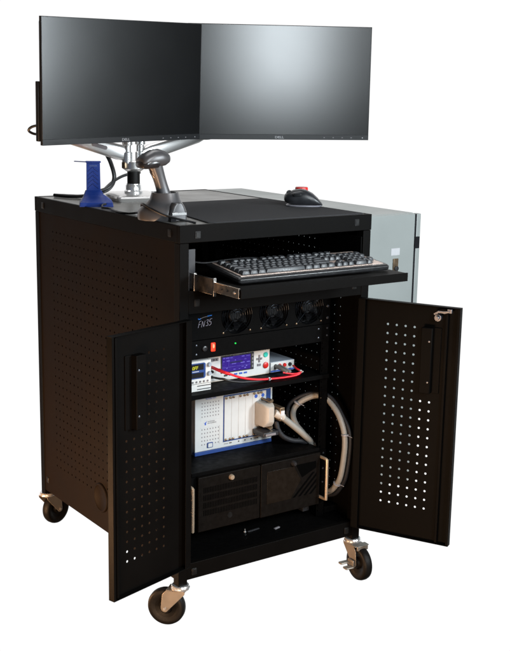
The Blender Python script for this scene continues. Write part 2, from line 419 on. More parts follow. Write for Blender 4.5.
# keyboard drawer on telescopic slides
q = MB().box(0.053, -0.2055, 1.0005, 0.621, 0.20, 1.004).box(0.053, -0.210, 0.9815, 0.621, -0.2055, 1.0055)
q.box(0.053, -0.2055, 0.9815, 0.055, 0.20, 1.0005).box(0.619, -0.2055, 0.9815, 0.621, 0.20, 1.0005)
dw = obj('drawer', q, M['black'], cart, 0.001)
for sx in (0, 1):
    xx = lambda a: a if sx == 0 else W + 0.014 - a
    dz = -0.008 * sx; ye = -0.0975 if sx == 0 else 0.0; yr_ = -0.2095 if sx == 0 else 0.02
    q = MB()
    for (a, b, z0, z1) in ((0.043, 0.0445, 0.975, 1.018), (0.043, 0.049, 0.975, 0.9765), (0.043, 0.049, 1.0165, 1.018)):
        q.box(min(xx(a), xx(b)), ye, z0, max(xx(a), xx(b)), 0.20, z1 + dz)
    for y in (ye, -0.002 if sx == 0 else 0.15): q.box(min(xx(0.0415), xx(0.0505)), y - 0.003, 0.972, max(xx(0.0415), xx(0.0505)), y, 1.021)
    obj('slide_channel', q, M['slide'], dw, 0.0006)
    q = MB()
    for (a, b, z0, z1) in ((0.0462, 0.0475, 0.983, 1.0095), (0.0455, 0.0515, 0.983, 0.9845), (0.0455, 0.0515, 1.008, 1.0095)):
        q.box(min(xx(a), xx(b)), yr_, z0, max(xx(a), xx(b)), 0.18, z1 + dz)
    sl = obj('slide_runner', q, M['gold'], dw, 0.0005)
    for y, r in ((-0.190, 0.0035), (-0.160, 0.002), (-0.135, 0.002)) if sx == 0 else ():
        obj('screw', MB().cyl((xx(0.0463), y, 0.996), (xx(0.0440), y, 0.996), r, 12), M['chrome'] if r > 0.003 else M['holedark'], sl)

# ------------------------------------------------------------------ keyboard
Uk = 0.0206
kbm = frame((0.092, -0.145, 1.0062), (1, -0.015, 0), (0.015, 1, 0.11))
kb = thing('keyboard', None, 'black full size mechanical keyboard lying on the pulled-out tray', 'keyboard', basis=kbm)
KL, KD = 0.511, 0.172
q = MB(kbm); q.loft([rrect_z for rrect_z in [[(x, y, z) for x, y in rrect(i, i, KL - i, KD - i, 0.008)] for z, i in ((0, 0.003), (0.004, 0.0), (0.012, 0.0), (0.0165, 0.004))]])
obj('case', q, M['kbcase'], kb, 0.001)
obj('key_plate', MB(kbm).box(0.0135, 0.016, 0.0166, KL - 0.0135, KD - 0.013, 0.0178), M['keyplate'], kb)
rows = [(0, [(0, 1.25), (1.25, 1.25), (2.5, 1.25), (3.75, 6.25), (10, 1.25), (11.25, 1.25), (12.5, 1.25), (13.75, 1.25), (15.25, 1), (16.25, 1), (17.25, 1), (18.5, 2), (20.5, 1)]),
        (1, [(0, 2.25)] + [(2.25 + i, 1) for i in range(10)] + [(12.25, 2.75), (16.25, 1), (18.5, 1), (19.5, 1), (20.5, 1), (21.5, 1)]),
        (2, [(0, 1.75)] + [(1.75 + i, 1) for i in range(11)] + [(12.75, 2.25), (18.5, 1), (19.5, 1), (20.5, 1)]),
        (3, [(0, 1.5)] + [(1.5 + i, 1) for i in range(12)] + [(13.5, 1.5), (15.25, 1), (16.25, 1), (17.25, 1), (18.5, 1), (19.5, 1), (20.5, 1), (21.5, 1)]),
        (4, [(i, 1) for i in range(13)] + [(13, 2), (15.25, 1), (16.25, 1), (17.25, 1), (18.5, 1), (19.5, 1), (20.5, 1), (21.5, 1)]),
        (5.3, [(0, 1)] + [(2 + i, 1) for i in range(4)] + [(6.5 + i, 1) for i in range(4)] + [(11 + i, 1) for i in range(4)] + [(15.25, 1), (16.25, 1), (17.25, 1)])]
proto = {}
def key_rings(w, x0, y0, z0):
    a, b = w * Uk - 0.0014, Uk - 0.0014
    return [[(x0 + x, y0 + y, z0 + z) for x, y in rrect(i, i, a - i, b - i + j, 0.0022, 2)] for z, i, j in ((0, 0, 0), (0.0015, 0.0002, 0), (0.0082, 0.0022, -0.0006), (0.0094, 0.0030, -0.001), (0.0090, 0.0050, -0.001))]
n = 0; extra = MB(kbm)
for r, ks in rows:
    for (x, w) in ks:
        px, py = 0.0205 + x * Uk, 0.0185 + r * Uk * 0.985
        if n >= 100:
            extra.loft(key_rings(w, px, py, 0.0196)); n += 1; continue
        n += 1
        if w in proto:
            o = proto[w][0].copy(); COL.objects.link(o); o.parent = kb
            o.location = Vector((px, py, 0)) - proto[w][1]
        else:
            o = obj('key', MB(kbm).loft(key_rings(w, px, py, 0.0196)), M['key'], kb)
            proto[w] = (o, Vector((px, py, 0)))
if n > 100:
    tag(obj('far_keys', extra, M['key'], kb), kind='stuff')

# ------------------------------------------------------------------ monitors
def monitor(c, yaw, tilt, roll, w, h, label, arm):
    r = Vector((math.cos(yaw), math.sin(yaw), 0)); nn = Vector((math.sin(yaw), -math.cos(yaw), 0))
    u = Vector((0, 0, 1)) * math.cos(tilt) - nn * math.sin(tilt)
    r2 = r * math.cos(roll) + u * math.sin(roll); u2 = u * math.cos(roll) - r * math.sin(roll)
    m = frame(c, r2, u2)
    root = thing('monitor', None, label, 'monitor', 'pair of flat monitors on the dual arm', basis=m)
    hw, hh = w / 2, h / 2; ch = 0.0165
    q = MB(m)
    # frame: thin surround and tray
    q.box(-hw, -hh, -0.010, hw, hh, -0.0015)
    q.box(-hw, -hh + ch, -0.0015, -hw + 0.002, hh, 0.0006); q.box(hw - 0.002, -hh + ch, -0.0015, hw, hh, 0.0006)
    q.box(-hw + 0.002, hh - 0.002, -0.0015, hw - 0.002, hh, 0.0006)
    obj('bezel', q, M['bezel'], root, 0.0006)
    obj('screen', MB(m).box(-hw + 0.0022, -hh + ch + 0.0004, -0.0014, hw - 0.0022, hh - 0.0022, 0.0), M['screen'], root)
    cn = obj('chin', MB(m).box(-hw, -hh, -0.0014, hw, -hh + ch, 0.0012), M['chin'], root, 0.0006)
    text('brand_lettering', 'D\u03A3LL' if False else 'DELL', 0.0105, m @ Matrix.Translation((0, -hh + 0.0045, 0.0013)), M['logo'], cn, align='CENTER', xs=1.25)
    for k in range(4):
        obj('button', MB(m).box(hw - 0.150 + k * 0.030, -hh + 0.0065, 0.0011, hw - 0.146 + k * 0.030, -hh + 0.0085, 0.0016), M['ink'], cn)
    obj('power_light', MB(m).box(hw - 0.022, -hh + 0.006, 0.0011, hw - 0.019, -hh + 0.009, 0.0018), M['logo'], cn)
    q = MB(m); q.loft([[(x, y, z) for x, y in rrect(-hw * a, -hh * b + 0.004, hw * a, hh * b, 0.01)] for z, a, b in ((-0.010, 0.995, 0.985), (-0.018, 0.985, 0.96), (-0.034, 0.80, 0.72), (-0.040, 0.76, 0.68))])
    bk = obj('back_cover', q, M['bezel'], root, 0.001)
    obj('mount_plate', MB(m).box(-0.06, -0.06, -0.046, 0.06, 0.06, -0.0405), M['dark'], root, 0.001)
    return root, m
mL, fmL = monitor((0.0889, 0.4511, 1.5172), 0.1592, -0.0408, 0.0156, 0.58, 0.349, 'left monitor, dark except for a pale glow along its outer edge', 0)
mR, fmR = monitor((0.6383, 0.439, 1.5237), -0.4353, -0.0085, 0.004, 0.592, 0.357, 'right monitor, angled inward, its screen washed by a pale reflection', 1)
# small black handle bracket behind the left monitor's outer edge
obj('rear_bracket', MB(fmL).box(-0.2905, -0.165, -0.032, -0.276, 0.0, -0.018), M['bezel'], mL, 0.002)

# ------------------------------------------------------------------ dual monitor arm
PX, PY = 0.250, 0.700
am = thing('monitor_stand', (PX, PY, H), 'silver two-armed monitor stand with black collared pole on the worktop', 'monitor stand')
ca, sa = math.cos(-0.18), math.sin(-0.18)
bm_ = frame((PX, PY, H), (ca, sa, 0), (-sa, ca, 0))
q = MB(bm_); q.loft([[(x, y, z) for x, y in rrect(-0.085 + i, -0.095 + i, 0.085 - i, 0.095 - i, 0.012)] for z, i in ((-0.001, 0.004), (0.010, 0.0), (0.015, 0.002), (0.018, 0.010), (0.0195, 0.018))])
obj('base_plate', q, M['alu'], am)
q = MB().lathe([(0.030, 0.0195), (0.031, 0.026), (0.026, 0.030), (0.0255, 0.044), (0.023, 0.047), (0.023, 0.050)], (PX, PY, H), n=36); obj('base_collar', q, M['chrome'], am)
obj('sleeve', MB().cyl((PX, PY, H + 0.050), (PX, PY, H + 0.090), 0.0205, 32), M['rubber'], am)
q = MB().lathe([(0.021, 0.088), (0.030, 0.094), (0.036, 0.098), (0.037, 0.120), (0.032, 0.124)], (PX, PY, H), n=36)
jt = obj('swivel_joint', q, M['alu'], am, 0.001)
obj('joint_clip', MB(frame((PX - 0.045, PY - 0.008, H + 0.099), (1, 0, 0), (0, 1, 0))).box(0.002, -0.010, 0, 0.012, 0.010, 0.022), M['amber'], jt, 0.003)
for dx, dy in ((-0.026, -0.006), (0.027, 0.004)):
    q = MB().lathe([(0.0165, 0.116), (0.0165, 0.150), (0.0125, 0.153), (0.0125, 0.172), (0.017, 0.175), (0.017, 0.186), (0.012, 0.190)], (PX + dx, PY + dy, H), n=28)
    obj('pivot', q, M['chrome'], am)
def link(a, b, wa, wb, ta, tb):
    """tapered arm link between two points; w = height, t = thickness"""
    a, b = Vector(a), Vector(b); d = (b - a).normalized(); side = d.cross(Vector((0, 0, 1))).normalized(); up = side.cross(d)
    q = MB(); rings = []
    L_ = (b - a).length
    for k in range(9):
        f = k / 8; p = a + d * L_ * f; w = wa + (wb - wa) * f; t_ = ta + (tb - ta) * f
        s_ = 0.75 if k in (0, 8) else 1
        rings.append([p + side * x + up * y for x, y in ell(0, 0, t_ / 2 * s_, w / 2 * s_, 20, 0.55)])
    return q.loft(rings)
eL, eR = (-0.015, 0.735, 1.362), (0.535, 0.725, 1.352)
la = obj('left_arm_link', link((PX - 0.02, PY, H + 0.142), eL, 0.052, 0.040, 0.034, 0.03), M['alu'], am)
ra = obj('right_arm_link', link((PX + 0.03, PY, H + 0.142), eR, 0.050, 0.040, 0.034, 0.03), M['alu'], am)
d_ = (Vector(eL) - Vector((PX - 0.02, PY, H + 0.142))).normalized(); sd = d_.cross(Vector((0, 0, 1))).normalized()
if sd.y > 0: sd = -sd
mm = frame(Vector((PX - 0.02, PY, H + 0.142)) + d_ * 0.105 + sd * 0.0155, d_, d_.cross(sd) if False else sd.cross(d_) , sd)
obj('cable_slot', MB(mm).prism(rrect(-0.026, -0.006, 0.026, 0.006, 0.0055), 0, 0.003), M['ink'], la)
def upper(e, fm, nm):
    b = fm @ Vector((0, 0, -0.075))
    obj(nm, link(Vector(e) + Vector((0, 0, 0.03)), b, 0.044, 0.036, 0.034, 0.03), M['alu'], am)
    obj('elbow', MB().cyl((e[0], e[1], e[2] - 0.018), (e[0], e[1], e[2] + 0.055), 0.022, 24), M['alu'], am, 0.003)
    obj('tilt_head', MB(fm).cyl((0, 0, -0.085), (0, 0, -0.0462), 0.024, 24), M['dark'], am, 0.002)
upper(eL, fmL, 'left_forearm'); upper(eR, fmR, 'right_forearm')

# cables hanging from the arm to the worktop, one bundle
tag(obj('monitor_cable', MB().tube([(0.165, 0.735, 1.300), (0.188, 0.74, 1.262), (0.200, 0.74, 1.215), (0.176, 0.73, 1.186), (0.140, 0.74, 1.172), (0.110, 0.76, 1.159), (0.072, 0.80, 1.1545), (0.045, 0.86, 1.1545)], 0.0058, 10), M['cable'], loc=(0.165, 0.735, 1.300)),
    'thicker black cable curving from the left arm down to the worktop', 'cable')
tag(obj('monitor_cable', MB().tube([(0.172, 0.745, 1.302), (0.197, 0.75, 1.262), (0.209, 0.75, 1.213), (0.185, 0.74, 1.180), (0.150, 0.75, 1.165), (0.118, 0.78, 1.156), (0.095, 0.83, 1.1535), (0.055, 0.88, 1.1535)], 0.0045, 10), M['cable'], loc=(0.172, 0.745, 1.302)),
    'thinner black cable curving down just inside the thicker one behind the blue stand', 'cable')
tag(obj('cable_loop', MB().tube([(-0.165, 0.47, 1.395), (-0.193, 0.485, 1.388), (-0.197, 0.50, 1.376), (-0.17, 0.51, 1.366), (-0.12, 0.53, 1.370)], 0.0038, 8), M['cable'], loc=(-0.193, 0.485, 1.388)),
    'small loop of black cable peeking out behind the left monitor edge', 'cable')
c2 = tag(obj('power_cable', MB().tube([(0.33, 0.80, 1.225), (0.27, 0.80, 1.216), (0.22, 0.79, 1.196), (0.176, 0.77, 1.172), (0.150, 0.76, 1.1575), (0.12, 0.79, 1.153), (0.075, 0.86, 1.153)], 0.0048, 10), M['cable'], loc=(0.27, 0.80, 1.216)),
    'black power cable running from behind the arm pole to the left', 'cable')

# ------------------------------------------------------------------ blue stand
bx, by = 0.052, 0.580
bsm = frame((bx, by, H - 0.0012), (0.90, -0.43, 0), (0.43, 0.90, 0))
bs = thing('headset_stand', None, 'blue plastic headset stand with chevron upright and thin top hook', 'stand', basis=bsm)
rings = []
for z, x0, x1, y0, y1 in ((0, -0.050, 0.052, -0.050, 0.030), (0.012, -0.048, 0.050, -0.049, 0.030), (0.0165, -0.044, 0.046, -0.040, 0.030), (0.024, -0.038, 0.036, -0.016, 0.030), (0.032, -0.035, 0.024, 0.000, 0.030), (0.044, -0.0305, 0.0185, 0.011, 0.030)):
    rings.append([(x, y, z) for x, y in rrect(x0, y0, x1, y1, 0.003, 2)])
obj('foot', MB(bsm).loft(rings), M['blue'], bs, 0.001)
q = MB(bsm); q.loft([[(x, y + dy, z) for x, y in ((-w_ - 0.006, 0.012), (w_ - 0.006, 0.012), (w_ - 0.006, 0.030), (-w_ - 0.006, 0.030))] for z, w_, dy in ((0.040, 0.0215, 0), (0.128, 0.0205, 0.004))])
up = obj('upright', q, M['blue'], bs, 0.0012)
q = MB(bsm)
for k in range(5):
    z = 0.050 + k * 0.0125; y = 0.0105 + (z - 0.04) * 0.045
    for sg in (-1, 1):
        p = [(sg * 0.0005 - 0.006, z + 0.012), (sg * 0.0155 - 0.006, z), (sg * 0.0155 - 0.006, z + 0.003), (sg * 0.0005 - 0.006, z + 0.0155)]
        a = [q.v((px, y, pz)) for px, pz in p]; b = [q.v((px, y + 0.003, pz)) for px, pz in p]
        q.f(a); q.f(b[::-1])
        for i in range(4): q.f((a[i], b[i], b[(i + 1) % 4], a[(i + 1) % 4]))
obj('chevron_ridge', q, M['blue'], up, smooth=False)
obj('slot', MB(bsm).box(-0.018, 0.0148, 0.1165, 0.006, 0.02, 0.1215), M['navy'], up)
q = MB(bsm); q.box(-0.029, 0.010, 0.1282, 0.017, 0.036, 0.1325); q.prism([(-0.029, 0.022), (-0.029, 0.034), (-0.060, 0.060), (-0.064, 0.052)], 0.1285, 0.1310)
obj('hook_plate', q, M['blue'], bs, 0.0008)

# ------------------------------------------------------------------ scanner and its cradle
rgt = Vector((0.8189, -0.5737, 0)).normalized(); fwd = Vector((0.5737, 0.8189, 0)).normalized()
cradle_o = Vector((0.0460, 0.170, H - 0.0012))
cm = frame(cradle_o, rgt, fwd)             # x to the photo's right, y away
cr = thing('scanner_cradle', None, 'metallic grey cradle base holding the barcode scanner on the worktop', 'cradle', basis=cm)
secs = []
for z, rx, ry, ox in ((0, 0.066, 0.060, 0), (0.006, 0.068, 0.062, 0), (0.022, 0.067, 0.060, 0), (0.034, 0.060, 0.055, 0.002), (0.044, 0.050, 0.048, 0.006), (0.056, 0.042, 0.041, 0.008), (0.074, 0.037, 0.036, 0.008)):
    secs.append([(x + ox, y, z) for x, y in ell(0, 0, rx, ry, 40, 0.86)])
tp = [[(x + 0.008, y, z) for x, y in ell(0, 0, r, r, 40, 0.9)] for z, r in ((0.074, 0.031), (0.060, 0.027))]
obj('body', MB(cm).loft(secs + tp), M['scanner'], cr)
q = MB(cm @ Matrix.Translation((0.045, -0.046, 0.0)) @ Matrix.Rotation(0.55, 4, 'Z'))
q.loft([[(x, y, z) for x, y in rrect(-0.027 + i, -0.012, 0.027 - i, 0.022, 0.009)] for z, i in ((0.002, 0), (0.020, 0.001), (0.040, 0.008), (0.050, 0.016))])
fp = obj('front_cover', q, M['scanner'], cr, 0.0015)
q = MB(cm @ Matrix.Translation((0.045, -0.046, 0.0)) @ Matrix.Rotation(0.55, 4, 'Z'))
q.box(-0.022, -0.0135, 0.0175, 0.022, -0.0115, 0.0245)
obj('silver_band', q, M['chrome'], fp, 0.0005)
q = MB(cm @ Matrix.Translation((0.045, -0.046, 0.0)) @ Matrix.Rotation(0.55, 4, 'Z'))
q.box(-0.026, -0.0130, 0.001, -0.010, -0.010, 0.014); obj('cable_port', q, M['holedark'], fp)
# scanner: handle leans right-down into the cradle, head points to the photo's left
sc_o = cradle_o + Vector((0, 0, 0.066)) + rgt * 0.000
hd = (-rgt * 0.80 - fwd * 0.60).normalized()      # head direction
sd2 = hd.cross(Vector((0, 0, 1))).normalized()
sm = frame(sc_o, hd, Vector((0, 0, 1)).cross(hd), (0, 0, 1))
sc = thing('barcode_scanner', None, 'dark metallic handheld barcode scanner resting upright in its cradle', 'barcode scanner', basis=sm)
rings = []
for f in range(9):
    t_ = f / 8; z = -0.016 + t_ * 0.098; x = -0.012 + t_ * 0.030 + 0.006 * t_ * t_
    rx = 0.0215 - 0.004 * math.sin(PI * t_) ; ry = 0.0185 - 0.003 * math.sin(PI * t_)
    rings.append([(x + a, b, z) for a, b in ell(0, 0, rx, ry, 28, 0.8)])
obj('handle', MB(sm).loft(rings), M['scanner'], sc)
q = MB(sm); q.prism(ell(0, 0, 0.006, 0.0075, 16), 0, 0.008)
HS = 0.74
rings = []
for x, rz, ry, zc in ((-0.034, 0.006, 0.012, 0.097), (-0.029, 0.0135, 0.021, 0.096), (-0.015, 0.020, 0.026, 0.0965), (0.01, 0.0245, 0.029, 0.098), (0.040, 0.0240, 0.029, 0.096), (0.066, 0.0195, 0.028, 0.091), (0.082, 0.014, 0.024, 0.087), (0.086, 0.011, 0.021, 0.085)):
    rings.append([(x * HS, b, zc + a) for a, b in ell(0, 0, rz, ry, 32, 0.85)])
hdm = obj('head', MB(sm @ Matrix.Translation((0.008, 0, 0.004))).loft(rings), M['scanner'], sc)
rings = []
for x, rz, ry, zc in ((0.020, 0.0165, 0.030, 0.0865), (0.045, 0.0165, 0.0325, 0.0855), (0.068, 0.0145, 0.0315, 0.083), (0.0845, 0.010, 0.026, 0.081), (0.0885, 0.006, 0.020, 0.081)):
    rings.append([(x * HS, b * 0.9, zc + a) for a, b in ell(0, 0, rz, ry, 28, 0.8)])
obj('nose_window', MB(sm @ Matrix.Translation((0.008, 0, 0.004))).loft(rings), M['scanner_dark'], sc)
obj('trigger', MB(sm).loft([[(x + a, b, z) for a, b in ell(0, 0, 0.007, 0.009, 14)] for x, z in ((0.022, 0.048), (0.031, 0.062), (0.034, 0.076))]), M['scanner_dark'], sc)
sb = tag(obj('scanner_cable', MB().tube([(0.012, 0.30, 1.151), (0.03, 0.29, 1.153), (0.018, 0.238, 1.163), (0.001, 0.205, 1.186), (-0.012, 0.17, 1.190), (-0.006, 0.125, 1.178), (0.012, 0.095, 1.166), (0.036, 0.066, 1.158), (0.062, 0.046, 1.1515), (0.072, 0.036, 1.149)], 0.0032, 10)
      .tube([(0.012, 0.30, 1.151), (0.006, 0.33, 1.151), (0.012, 0.39, 1.151), (0.028, 0.44, 1.151), (0.024, 0.48, 1.151), (0.040, 0.513, 1.154), (0.055, 0.520, 1.156)], 0.0032, 10), M['cable'], loc=(0.012, 0.30, H)),
    'thin black cable lying along the worktop edge and over the scanner cradle', 'cable')

# ------------------------------------------------------------------ pad, mouse, stop button
pad = [(0.105, 0.030), (0.112, 0.0215), (0.125, 0.0165), (0.640, 0.0165), (0.648, 0.024), (0.648, 0.52), (0.640, 0.528), (0.215, 0.528), (0.200, 0.518)]
q = MB().prism(pad, H - 0.0012, H + 0.0022)
tag(obj('mouse_pad', q, M['pad'], bevel=0.0012, loc=(0.38, 0.27, H)), 'large black cloth mat covering the front of the worktop', 'mouse pad')
mo = Vector((0.607, 0.262, H + 0.0024))
mom = frame(mo, rgt, fwd)
ms = thing('computer_mouse', None, 'black sculpted ergonomic mouse with silver edge on the cloth mat', 'mouse', basis=mom)
def msec(x, w, h, z0, lean):
    out = []
    for i in range(28):
        t_ = 2 * PI * i / 28; c, s_ = math.cos(t_), math.sin(t_)
        z = z0 + (h - z0) * (0.5 + 0.5 * math.copysign(abs(s_) ** 0.8, s_))
        out.append((x, w * math.copysign(abs(c) ** 0.75, c) + lean * (z - z0), z))
    return out
q = MB(mom).loft([msec(-0.060, 0.010, 0.030, 0.018, 0), msec(-0.057, 0.020, 0.036, 0.012, 0), msec(-0.046, 0.029, 0.043, 0.006, 0), msec(-0.030, 0.034, 0.0495, 0.004, 0), msec(-0.010, 0.037, 0.053, 0.003, 0), msec(0.008, 0.038, 0.050, 0.003, 0), msec(0.028, 0.036, 0.040, 0.003, 0), msec(0.044, 0.030, 0.026, 0.003, 0), msec(0.055, 0.022, 0.013, 0.002, 0), msec(0.059, 0.014, 0.008, 0.002, 0)])
obj('shell', q, M['mouse'], ms)
q = MB(mom); q.loft([[(x, y, z) for x, y in ell(0.002, -0.002, 0.056 + i, 0.040 + i, 36, 0.8)] for z, i in ((0, -0.002), (0.0025, 0.0), (0.0042, -0.001))])
obj('base_rim', q, M['mouse_trim'], ms)
obj('thumb_button', MB(mom).loft([[(x, y, z) for x, y in rrect(-0.034 + i, -0.0405, -0.006 - i, -0.030, 0.003)] for z, i in ((0.033, 0.002), (0.036, 0), (0.040, 0.003))]), M['chin'], ms)
obj('scroll_wheel', MB(mom).cyl((-0.044, -0.006, 0.038), (-0.044, 0.006, 0.038), 0.010, 18), M['dark'], ms)
es = thing('stop_button', (0.637, 0.312, H + 0.002), 'red mushroom button showing just above the mouse', 'button')
obj('housing', MB().lathe([(0.024, 0), (0.024, 0.020), (0.020, 0.028), (0.014, 0.030), (0.014, 0.034)], (0.637, 0.312, H + 0.0022), n=32), M['dark'], es)
obj('red_cap', MB().lathe([(0.014, 0.034), (0.0195, 0.036), (0.0205, 0.040), (0.0205, 0.050), (0.019, 0.0535), (0.0, 0.0545)], (0.637, 0.312, H + 0.0022), n=32), M['red'], es)

# ------------------------------------------------------------------ rack gear
YR = 0.100
def screw_at(parent, x, z, y=YR, r=0.0035, m_='latch'):
    obj('screw', MB().lathe([(r, 0), (r * 0.8, 0.0016), (r * 0.3, 0.002)], (x, y, z), (0, -1, 0), 12), M[m_], parent)
fp_ = thing('fan_panel', (0.332, YR, 0.807), 'black rack panel with three round wire-guarded fans under the drawer', 'fan panel')
us2 = [0.253, 0.3845, 0.5145]
q = MB(FRONT((0, YR, 0)))
# face plate with three round openings, built as ring quads
def ring_plate(q, x0, x1, z0, z1, cs, r):
    bounds = [x0] + [(a + b) / 2 for a, b in zip(cs, cs[1:])] + [x1]
    cz = (z0 + z1) / 2 - 0.012
    for c_, a, b in zip(cs, bounds, bounds[1:]):
        N_ = 48; ins, outs = [], []
        for k in range(N_):
            t_ = 2 * PI * k / N_; dx, dz = math.cos(t_), math.sin(t_)
            s_ = min(((b - c_) / dx if dx > 1e-6 else (a - c_) / dx if dx < -1e-6 else 9), ((z1 - cz) / dz if dz > 1e-6 else (z0 - cz) / dz if dz < -1e-6 else 9))
            ins.append((c_ + r * dx, cz + r * dz)); outs.append((c_ + s_ * dx, cz + s_ * dz))
        vi = [[q.v((x, z, d)) for x, z in ins] for d in (0, -0.003)]; vo = [q.v((x, z, 0)) for x, z in outs]
        for k in range(N_):
            j = (k + 1) % N_
            q.f((vi[0][k], vo[k], vo[j], vi[0][j])); q.f((vi[0][j], vi[0][k], vi[1][k], vi[1][j]))
        for xx_, zz_ in ((a, z0), (b, z0), (b, z1), (a, z1)):
            k = min(range(N_), key=lambda i: -((outs[i][0] - c_) * (xx_ - c_) + (outs[i][1] - cz) * (zz_ - cz)) / math.hypot(outs[i][0] - c_, outs[i][1] - cz))
            best = sorted(range(N_), key=lambda i: math.hypot(outs[i][0] - xx_, outs[i][1] - zz_))[:1][0]
    return cz
cz = 0.866
N_ = 48
fx0, fx1, fz0, fz1 = 0.068, 0.596, 0.8085, 0.950
# plate as vertical strips: side strips plus a square cell with a round hole for every fan
cells = [(c_ - 0.0570, c_ + 0.0570) for c_ in us2]
xs_ = [fx0] + [v for c_ in cells for v in c_] + [fx1]
for a, b in ((fx0, cells[0][0]), (cells[0][1], cells[1][0]), (cells[1][1], cells[2][0]), (cells[2][1], fx1)):
    q.box(a, fz0, -0.003, b, fz1, 0)
for c_, (a, b) in zip(us2, cells):
    z0, z1 = cz - 0.0570, cz + 0.0570
    q.box(a, z1, -0.003, b, fz1, 0); q.box(a, fz0, -0.003, b, z0, 0)
    corners = [(b, z0), (b, z1), (a, z1), (a, z0)]
    inn = [[q.v((c_ + 0.053 * math.cos(2 * PI * k / N_ - PI / 4), cz + 0.053 * math.sin(2 * PI * k / N_ - PI / 4), d)) for k in range(N_)] for d in (0, -0.003)]
    co = [q.v((x, z, 0)) for x, z in corners]
    for s4 in range(4):
        ks = list(range(s4 * 12, s4 * 12 + 13))
        q.f([co[s4], co[(s4 + 1) % 4]] + [inn[0][k % N_] for k in ks[::-1]])
    for k in range(N_):
        q.f((inn[0][k], inn[0][(k + 1) % N_], inn[1][(k + 1) % N_], inn[1][k]))
obj('face_plate', q, M['black_in'], fp_, smooth=False)
for i, c_ in enumerate(us2):
    m = FRONT((c_, YR, cz))
    fan = obj('fan', MB(m).lathe([(0.0525, -0.0032), (0.0525, -0.034), (0.048, -0.034), (0.0, -0.033)], (0, 0, 0), (0, 0, 1), 40, cap=False), M['fan'], fp_)
    q = MB(m); q.lathe([(0.021, -0.030), (0.021, -0.010), (0.019, -0.008), (0.0, -0.008)], n=28, cap=False)
    for k in range(7):
        a0 = 2 * PI * k / 7; rows_ = []
        for t_ in range(6):
            r_ = 0.020 + 0.029 * t_ / 5; a_ = a0 + 0.35 * t_ / 5
            rows_.append([(r_ * math.cos(a_ + da), r_ * math.sin(a_ + da), zz) for da, zz in ((0.0, -0.011), (0.62, -0.026), (0.62, -0.0275), (0.0, -0.0125))])
        q.loft(rows_)
    obj('fan_rotor', q, M['fan'], fan)
    q = MB(m)
    for r_ in (0.012, 0.020, 0.028, 0.036, 0.044, 0.051):
        q.tube([(r_ * math.cos(2 * PI * k / 36), r_ * math.sin(2 * PI * k / 36), 0.0028) for k in range(37)], 0.0008, 6, 1, False)
    for k in range(4):
        a_ = PI / 4 + k * PI / 2
        q.tube([(0.012 * math.cos(a_), 0.012 * math.sin(a_), 0.0012), (0.064 * math.cos(a_), 0.064 * math.sin(a_), 0.0012)], 0.0012, 6, 1, False)
    obj('finger_guard', q, M['guard'], fan)
    for sx in (-1, 1):
        screw_at(fan, c_ + sx * 0.0465, cz - 0.0465, YR - 0.0002, 0.003, 'amber')
for z in (0.826, 0.862, 0.93):
    screw_at(fp_, 0.5865, z, YR, 0.0045)
# handwriting FN35 in silver marker with bits of blue tape above
def stroke(q, pts, x0, z0, s_):
    P = [(x0 + px * s_ + pz * s_ * 0.18, YR - 0.0004, z0 + pz * s_) for px, pz in pts]
    for a, b in zip(P, P[1:]): q.cyl(a, b, 0.00068, 6)
q = MB(); sz = 0.0165
stroke(q, [(0.0, 0), (0.05, 1.05)], 0.1215, 0.844, sz); stroke(q, [(0.05, 1.05), (0.42, 1.15)], 0.1215, 0.844, sz); stroke(q, [(0.03, 0.52), (0.32, 0.60)], 0.1215, 0.844, sz)
stroke(q, [(0, 0), (0.04, 1.0), (0.44, 0.02), (0.54, 1.05)], 0.1325, 0.845, sz)
stroke(q, [(0.0, 1.0), (0.3, 1.12), (0.42, 0.9), (0.15, 0.6), (0.42, 0.4), (0.38, 0.08), (0.0, 0.05)], 0.1465, 0.8465, sz)
stroke(q, [(0.48, 1.15), (0.08, 1.05), (0.06, 0.62), (0.38, 0.62), (0.46, 0.25), (0.2, 0.02), (0.0, 0.1)], 0.1565, 0.8475, sz)
obj('handwriting', q, M['marker'], fp_)
q = MB().tube([(0.121, YR - 0.0006, 0.8705), (0.124, YR - 0.0006, 0.868), (0.129, YR - 0.0006, 0.8695)], 0.0014, 6)
q.tube([(0.152, YR - 0.0006, 0.8745), (0.160, YR - 0.0006, 0.8755), (0.166, YR - 0.0006, 0.8757)], 0.0014, 6)
obj('blue_mark', q, mat('blue_marker', (0.02, 0.16, 0.6), 0.5), fp_)
obj('grey_line', MB().tube([(0.129, YR - 0.0006, 0.8695), (0.141, YR - 0.0006, 0.8728), (0.152, YR - 0.0006, 0.8742)], 0.0008, 6), M['ink'], fp_)

pp = thing('power_unit', (0.332, YR, 0.754), 'slim black rack panel with lit red rocker switch and green light', 'power unit')
obj('face_plate', MB().box(0.068, YR, 0.753, 0.596, YR + 0.003, 0.8065), M['black_in'], pp, 0.0008)
obj('housing', MB().box(0.095, YR + 0.003, 0.755, 0.569, 0.40, 0.805), M['black_in'], pp)
sw = obj('rocker_switch', MB(FRONT((0.1715, YR, 0.7835))).loft([[(x, y, z) for x, y in rrect(-0.0065 + i, -0.0125 + i, 0.0065 - i, 0.0125 - i, 0.0015)] for z, i in ((0, 0), (0.0035, 0), (0.0045, 0.001))]), M['red_led'], pp)
obj('glow_core', MB(FRONT((0.1715, YR - 0.0045, 0.7865))).prism(ell(0, 0, 0.0028, 0.006, 16), 0, 0.0006), M['red_hot'], sw)
obj('fuse_holder', MB().lathe([(0.008, 0), (0.0075, 0.004), (0.004, 0.005), (0.004, 0.003)], (0.143, YR, 0.782), (0, -1, 0), 24), M['dark'], pp)
